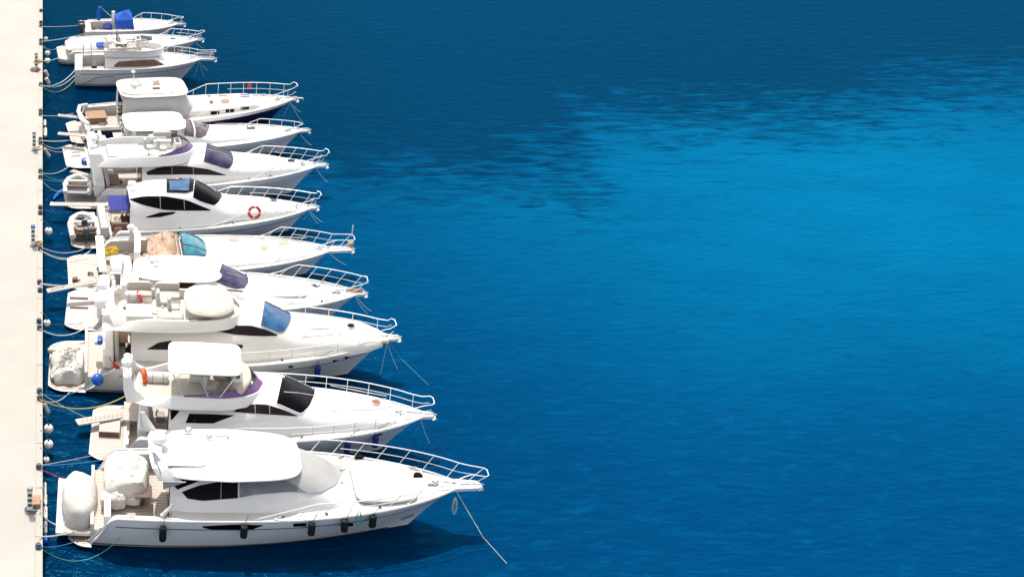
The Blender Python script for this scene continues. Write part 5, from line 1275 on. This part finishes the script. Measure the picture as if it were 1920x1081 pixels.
# coachroof seams and side deck vents
for b, src, pls in ((b4, c4, ([(478, 512), (575, 522), (610, 540)], [(575, 522), (572, 552)])), (b6, c6, ([(446, 356), (500, 360), (535, 372)], [(430, 352), (428, 388)])),
                    (b7, c7, ([(450, 285), (520, 290), (550, 300)], [(448, 284), (446, 322)])), (b8, c8, ([(410, 225), (470, 228), (520, 240)], [(455, 226), (458, 262)])),
                    (b2, c2, ([(620, 770), (700, 768), (735, 762)],)), (b3, c3, ([(566, 632), (640, 626)],))):
    for pl in pls: b.line(src, pl, r=.014)
for b, pxs in ((b1, (520, 600, 700)), (b2, (470, 560)), (b3, (430, 520)), (b6, (330, 430)), (b7, (460, 500)), (b4, (520, 600))):
    for px in pxs:
        x = b.X(px, 2); y = -(b.hb(x) - .3); z = b.zs(x) + .05; q = MB(); q.lathe([(0, 0), (.06, 0), (.05, .03), (0, .035)], (x, y, z), 8); b.add(q, 'deck_filler', 'dark')

for px in (300, 345): b6.line(c6, [(px, 369 if px < 330 else 376), (px + 1, 392)], 'mullion', 'gel_grey', .018, .02)
for px in (322, 362): b7.line(c7, [(px, 312), (px + 1, 327)], 'mullion', 'gel_grey', .018, .02)
for px in (478, 505): b2.line(c2, [(px, 758), (px + 1, 775)], 'mullion', 'gel_grey', .018, .02)
b1.line(c1, [(415, 902), (414, 936)], 'mullion', 'gel_grey', .014, .02)

# ---------------------------------------------------------------- mooring ropes
def wp(px, py, z): return P(px, py, z)
def bowline(b, ex, ey, label, m='rope_white', kink=None, y=.15, r=.012, up=0):
    a = b.M @ Vector((b.L - .25, y, b.Fb - .15)); e = P(ex, ey, -.25)
    pts = [a] + ([P(*kink)] if kink else []) + [e]
    if not kink: pts = bez(a, e, .12, 8)
    rope(pts, label, m, r)
BL = [(b1, 972, 1080, 'long pale green line running from the bow of the nearest yacht into the water', 'rope', (905, 1005, .5), -.15),
      (b1, 905, 1000, 'short second line beside the long one at the bow of the nearest yacht', 'rope', None, .2),
      (b2, 810, 838, 'pale bow line of the bimini flybridge yacht, right one of its three', 'rope_white', None, .15),
      (b2, 771, 822, 'green left bow line of the bimini flybridge yacht', 'rope_green', None, -.2),
      (b2, 850, 862, 'faint thin bow line of the bimini flybridge yacht, reaching farthest right', 'rope_dark', None, .2),
      (b3, 750, 700, 'bow line of the large cream yacht, middle one of three', 'rope_white', None, .1),
      (b3, 711, 708, 'thick steep bow line hanging straight down from the large cream yacht', 'rope_white', None, -.2),
      (b3, 825, 742, 'long pale green line from the bow of the large cream yacht', 'rope_green', (752, 672, .6), .2),
      (b4, 694, 592, 'left one of two close bow lines of the violet blue screened cruiser', 'rope_white', None, -.1),
      (b4, 703, 588, 'right one of two close bow lines of the violet blue screened cruiser', 'rope_white', None, .15),
      (b4, 664, 575, 'faint steep bow line of the violet blue screened cruiser', 'rope_green', None, -.2),
      (b5, 658, 500, 'single bow line of the teal screened sport boat', 'rope_white', None, 0),
      (b6, 612, 420, 'right one of the two long bow lines of the black windowed coupe', 'rope_white', None, .1),
      (b6, 602, 424, 'left one of the two long bow lines of the black windowed coupe', 'rope_white', None, -.05),
      (b6, 568, 412, 'backward slanting bow line of the black windowed coupe', 'rope_white', None, -.2),
      (b7, 620, 345, 'single bow line of the violet screened flybridge yacht', 'rope_white', None, 0),
      (b8, 590, 276, 'short bow line of the oblong hardtop cruiser', 'rope_white', None, 0),
      (b9, 567, 212, 'shorter right bow line of the dark hulled trawler', 'rope_white', None, .15),
      (b9, 575, 238, 'longer right bow line of the dark hulled trawler', 'rope_white', None, -.05),
      (b9, 528, 222, 'steep bow line lying against the dark hull of the trawler', 'rope_white', None, -.2),
      (b10, 394, 135, 'right bow line of the flybridge fishing boat', 'rope', None, .1),
      (b10, 386, 149, 'middle bow line of the flybridge fishing boat', 'rope', None, 0),
      (b10, 361, 151, 'left steep bow line of the flybridge fishing boat', 'rope', None, -.1),
      (b11, 388, 92, 'bow line of the boat with the pale grey cockpit cover', 'rope', None, 0)]
for bb, ex, ey, lb, m_, kk, yy in BL: bowline(bb, ex, ey, lb, m_, kk, yy)
def sternline(px0, py0, bb, lp, sag, label, m='rope', r=.022, z0=QZ + .18):
    a = P(px0, py0, z0); a.x = -.13; rope(bez(a, bb.M @ Vector(lp), sag, 14), label, m, r * .75)
SL = [(72, 1024, b1, (2.0, -2.05, 1.0), .9, 'green line drooping from the lowest bollard along the nearest hull', 'rope_green', .02),
      (72, 1024, b1, (.5, -1.7, .62), .15, 'blue line from the lowest bollard to the stern of the nearest yacht', 'rope_blue', .022),
      (73, 1005, b1, (.4, -1.5, .9), .1, 'frayed pale line to the slatted steps of the nearest yacht', 'rope', .035),
      (60, 956, b1, (-.1, -1.3, 1.1), .35, 'pale hose from the lowest service post to the covered tender', 'rope_white', .03),
      (73, 877, b1, (.2, 1.2, 1.2), .1, 'dark red line to the covered tender of the nearest yacht', 'rope_red', .022),
      (73, 872, b2, (2.1, -1.9, 1.0), .15, 'blue line rising from the bollard to the second yacht', 'rope_blue', .025),
      (73, 872, b2, (1.2, -1.2, .6), .05, 'thin dark line crossing the water below the second yacht platform', 'rope', .014),
      (75, 748, b2, (1.9, 1.85, 1.7), .75, 'thick yellow rope drooping to the second yacht', 'rope_yellow', .035),
      (74, 735, b2, (.4, .7, .55), .1, 'long thin line crossing down to the second yacht platform', 'rope', .014),
      (74, 735, b3, (2.6, -2.1, 1.9), .7, 'pale blue line drooping to the quarter of the large cream yacht', 'rope_blue', .022),
      (75, 745, b3, (1.2, -1.8, .7), .5, 'pale line curling below the crumpled tender cover', 'rope_white', .02),
      (74, 616, b4, (1.3, -1.6, .75), .5, 'doubled grey line drooping to the dark planked platform', 'rope_white', .03),
      (73, 604, b4, (.9, -1.3, .6), .1, 'thin line passing behind the lone small ball fender', 'rope_dark', .016),
      (74, 531, b4, (1.9, 1.1, 1.4), .12, 'thick pale line just above the long white gangway', 'rope_white', .035),
      (75, 532, b5, (.8, -1.2, .6), .2, 'thin line from the bollard to the open sport boat platform', 'rope', .014),
      (75, 468, b5, (1.2, 1.6, .9), .45, 'lower pale line drooping to the open sport boat', 'rope_white', .03),
      (75, 468, b6, (1.4, -1.6, .7), .75, 'deepest drooping line below the engine tender', 'rope_white', .024),
      (75, 462, b6, (1.2, -1.4, .6), .45, 'upper drooping line below the engine tender', 'rope_white', .024),
      (75, 470, b5, (1.8, -.4, 1.2), .2, 'thin grey line crossing the open sport boat platform', 'rope', .014),
      (76, 391, b6, (.0, 1.7, .9), .08, 'short line along the grey gangway', 'rope_dark', .02),
      (77, 334, b7, (.4, .4, .7), .5, 'pale line drooping to the grey tender', 'rope_white', .024),
      (77, 334, b7, (.9, 1.6, .8), .25, 'green tinged line to the corner of the grey tender platform', 'rope_green', .024),
      (77, 323, b8, (.3, -1.4, .55), .3, 'pale line curving up to the hardtop cruiser platform', 'rope_white', .024),
      (77, 323, b7, (.6, 1.8, .7), .35, 'dark green line below the hardtop cruiser platform', 'rope_green', .03),
      (77, 265, b8, (.2, 1.2, .6), .3, 'pale line from the second service post to the hardtop cruiser', 'rope_white', .024),
      (77, 263, b9, (.3, -1.3, .6), .1, 'thick pale line to the trawler platform', 'rope_white', .035),
      (77, 270, b9, (.5, -1.5, .5), .6, 'brown line drooping below the trawler platform', 'rope', .024),
      (77, 216, b9, (.5, 1.5, 1.1), .1, 'line under the upper narrow gangway of the trawler', 'rope_white', .024),
      (77, 160, b10, (.05, -1.0, .5), .7, 'yellow rope drooping to the fishing boat', 'rope_yellow', .035),
      (77, 160, b10, (.05, -.4, .9), .45, 'grey rope rising to the fishing boat transom', 'rope_white', .03),
      (77, 158, b10, (.05, -.9, .75), .5, 'second grey rope beside the first at the fishing boat', 'rope_white', .026),
      (77, 114, b11, (.1, -1.0, .6), .1, 'line passing the lower small ball fender to the covered boat', 'rope_white', .026),
      (77, 84, b11, (.1, .9, .6), .25, 'thin dark line to the covered boat', 'rope', .018),
      (77, 78, b12, (.2, -.9, .8), .08, 'tight line to the near side of the topmost boat', 'rope', .03),
      (77, 50, b12, (.3, 1.0, .8), .08, 'tight line to the far side of the topmost boat', 'rope', .03)]
for px0, py0, bb, lp, sg, lb, m_, r_ in SL: sternline(px0, py0, bb, lp, sg, lb, m_, r_)
# coiled ropes hanging from the near rail and bow of the nearest yacht
def hank(px, py, z, w, h, label, m, turns=3):
    b = b1; x = b.X(px, z, -1.6)
    t = x / b.L; v = None
    y = -(b.hb(min(x, b.L * .985)) + .09)
    v = b.LY(px, py, y); q = MB(); pts = []
    for k in range(turns * 14 + 1):
        a = 2 * math.pi * k / 14; pts.append(v + Vector((w * math.cos(a) + .02 * (k / 14), -.02 * (k / 14), h * math.sin(a) - .03 * (k // 14))))
    q.tube(pts, .010, 5); o = q.build('rope_hank', m); o.matrix_world = b.M; tag(o, label, 'rope coil', 'rope hanks on the nearest yacht')
hank(671, 970, 1.9, .09, .34, 'green rope hank hung on the side of the nearest yacht by its foremost fender', 'rope_green')
hank(851, 946, 2.0, .07, .36, 'beige rope hank hanging from the bow of the nearest yacht', 'rope')
# green line swagged along the near side of the nearest yacht
pts = []
for px0, px1 in ((297, 437), (437, 554), (554, 660)):
    for k in range(9):
        px = px0 + (px1 - px0) * k / 8; dp = 9 * 4 * (k / 8) * (1 - k / 8)
        x = b1.X(px, 1.4, -2.2); y = -(b1.sec(min(.97, x / b1.L + .03), .3).y + .05)
        pts.append(b1.M @ b1.LY(px, 975 + dp, y))
rope(pts, 'thin green line swagged along the nearest yacht hull behind its black fenders', 'rope_green', .014)
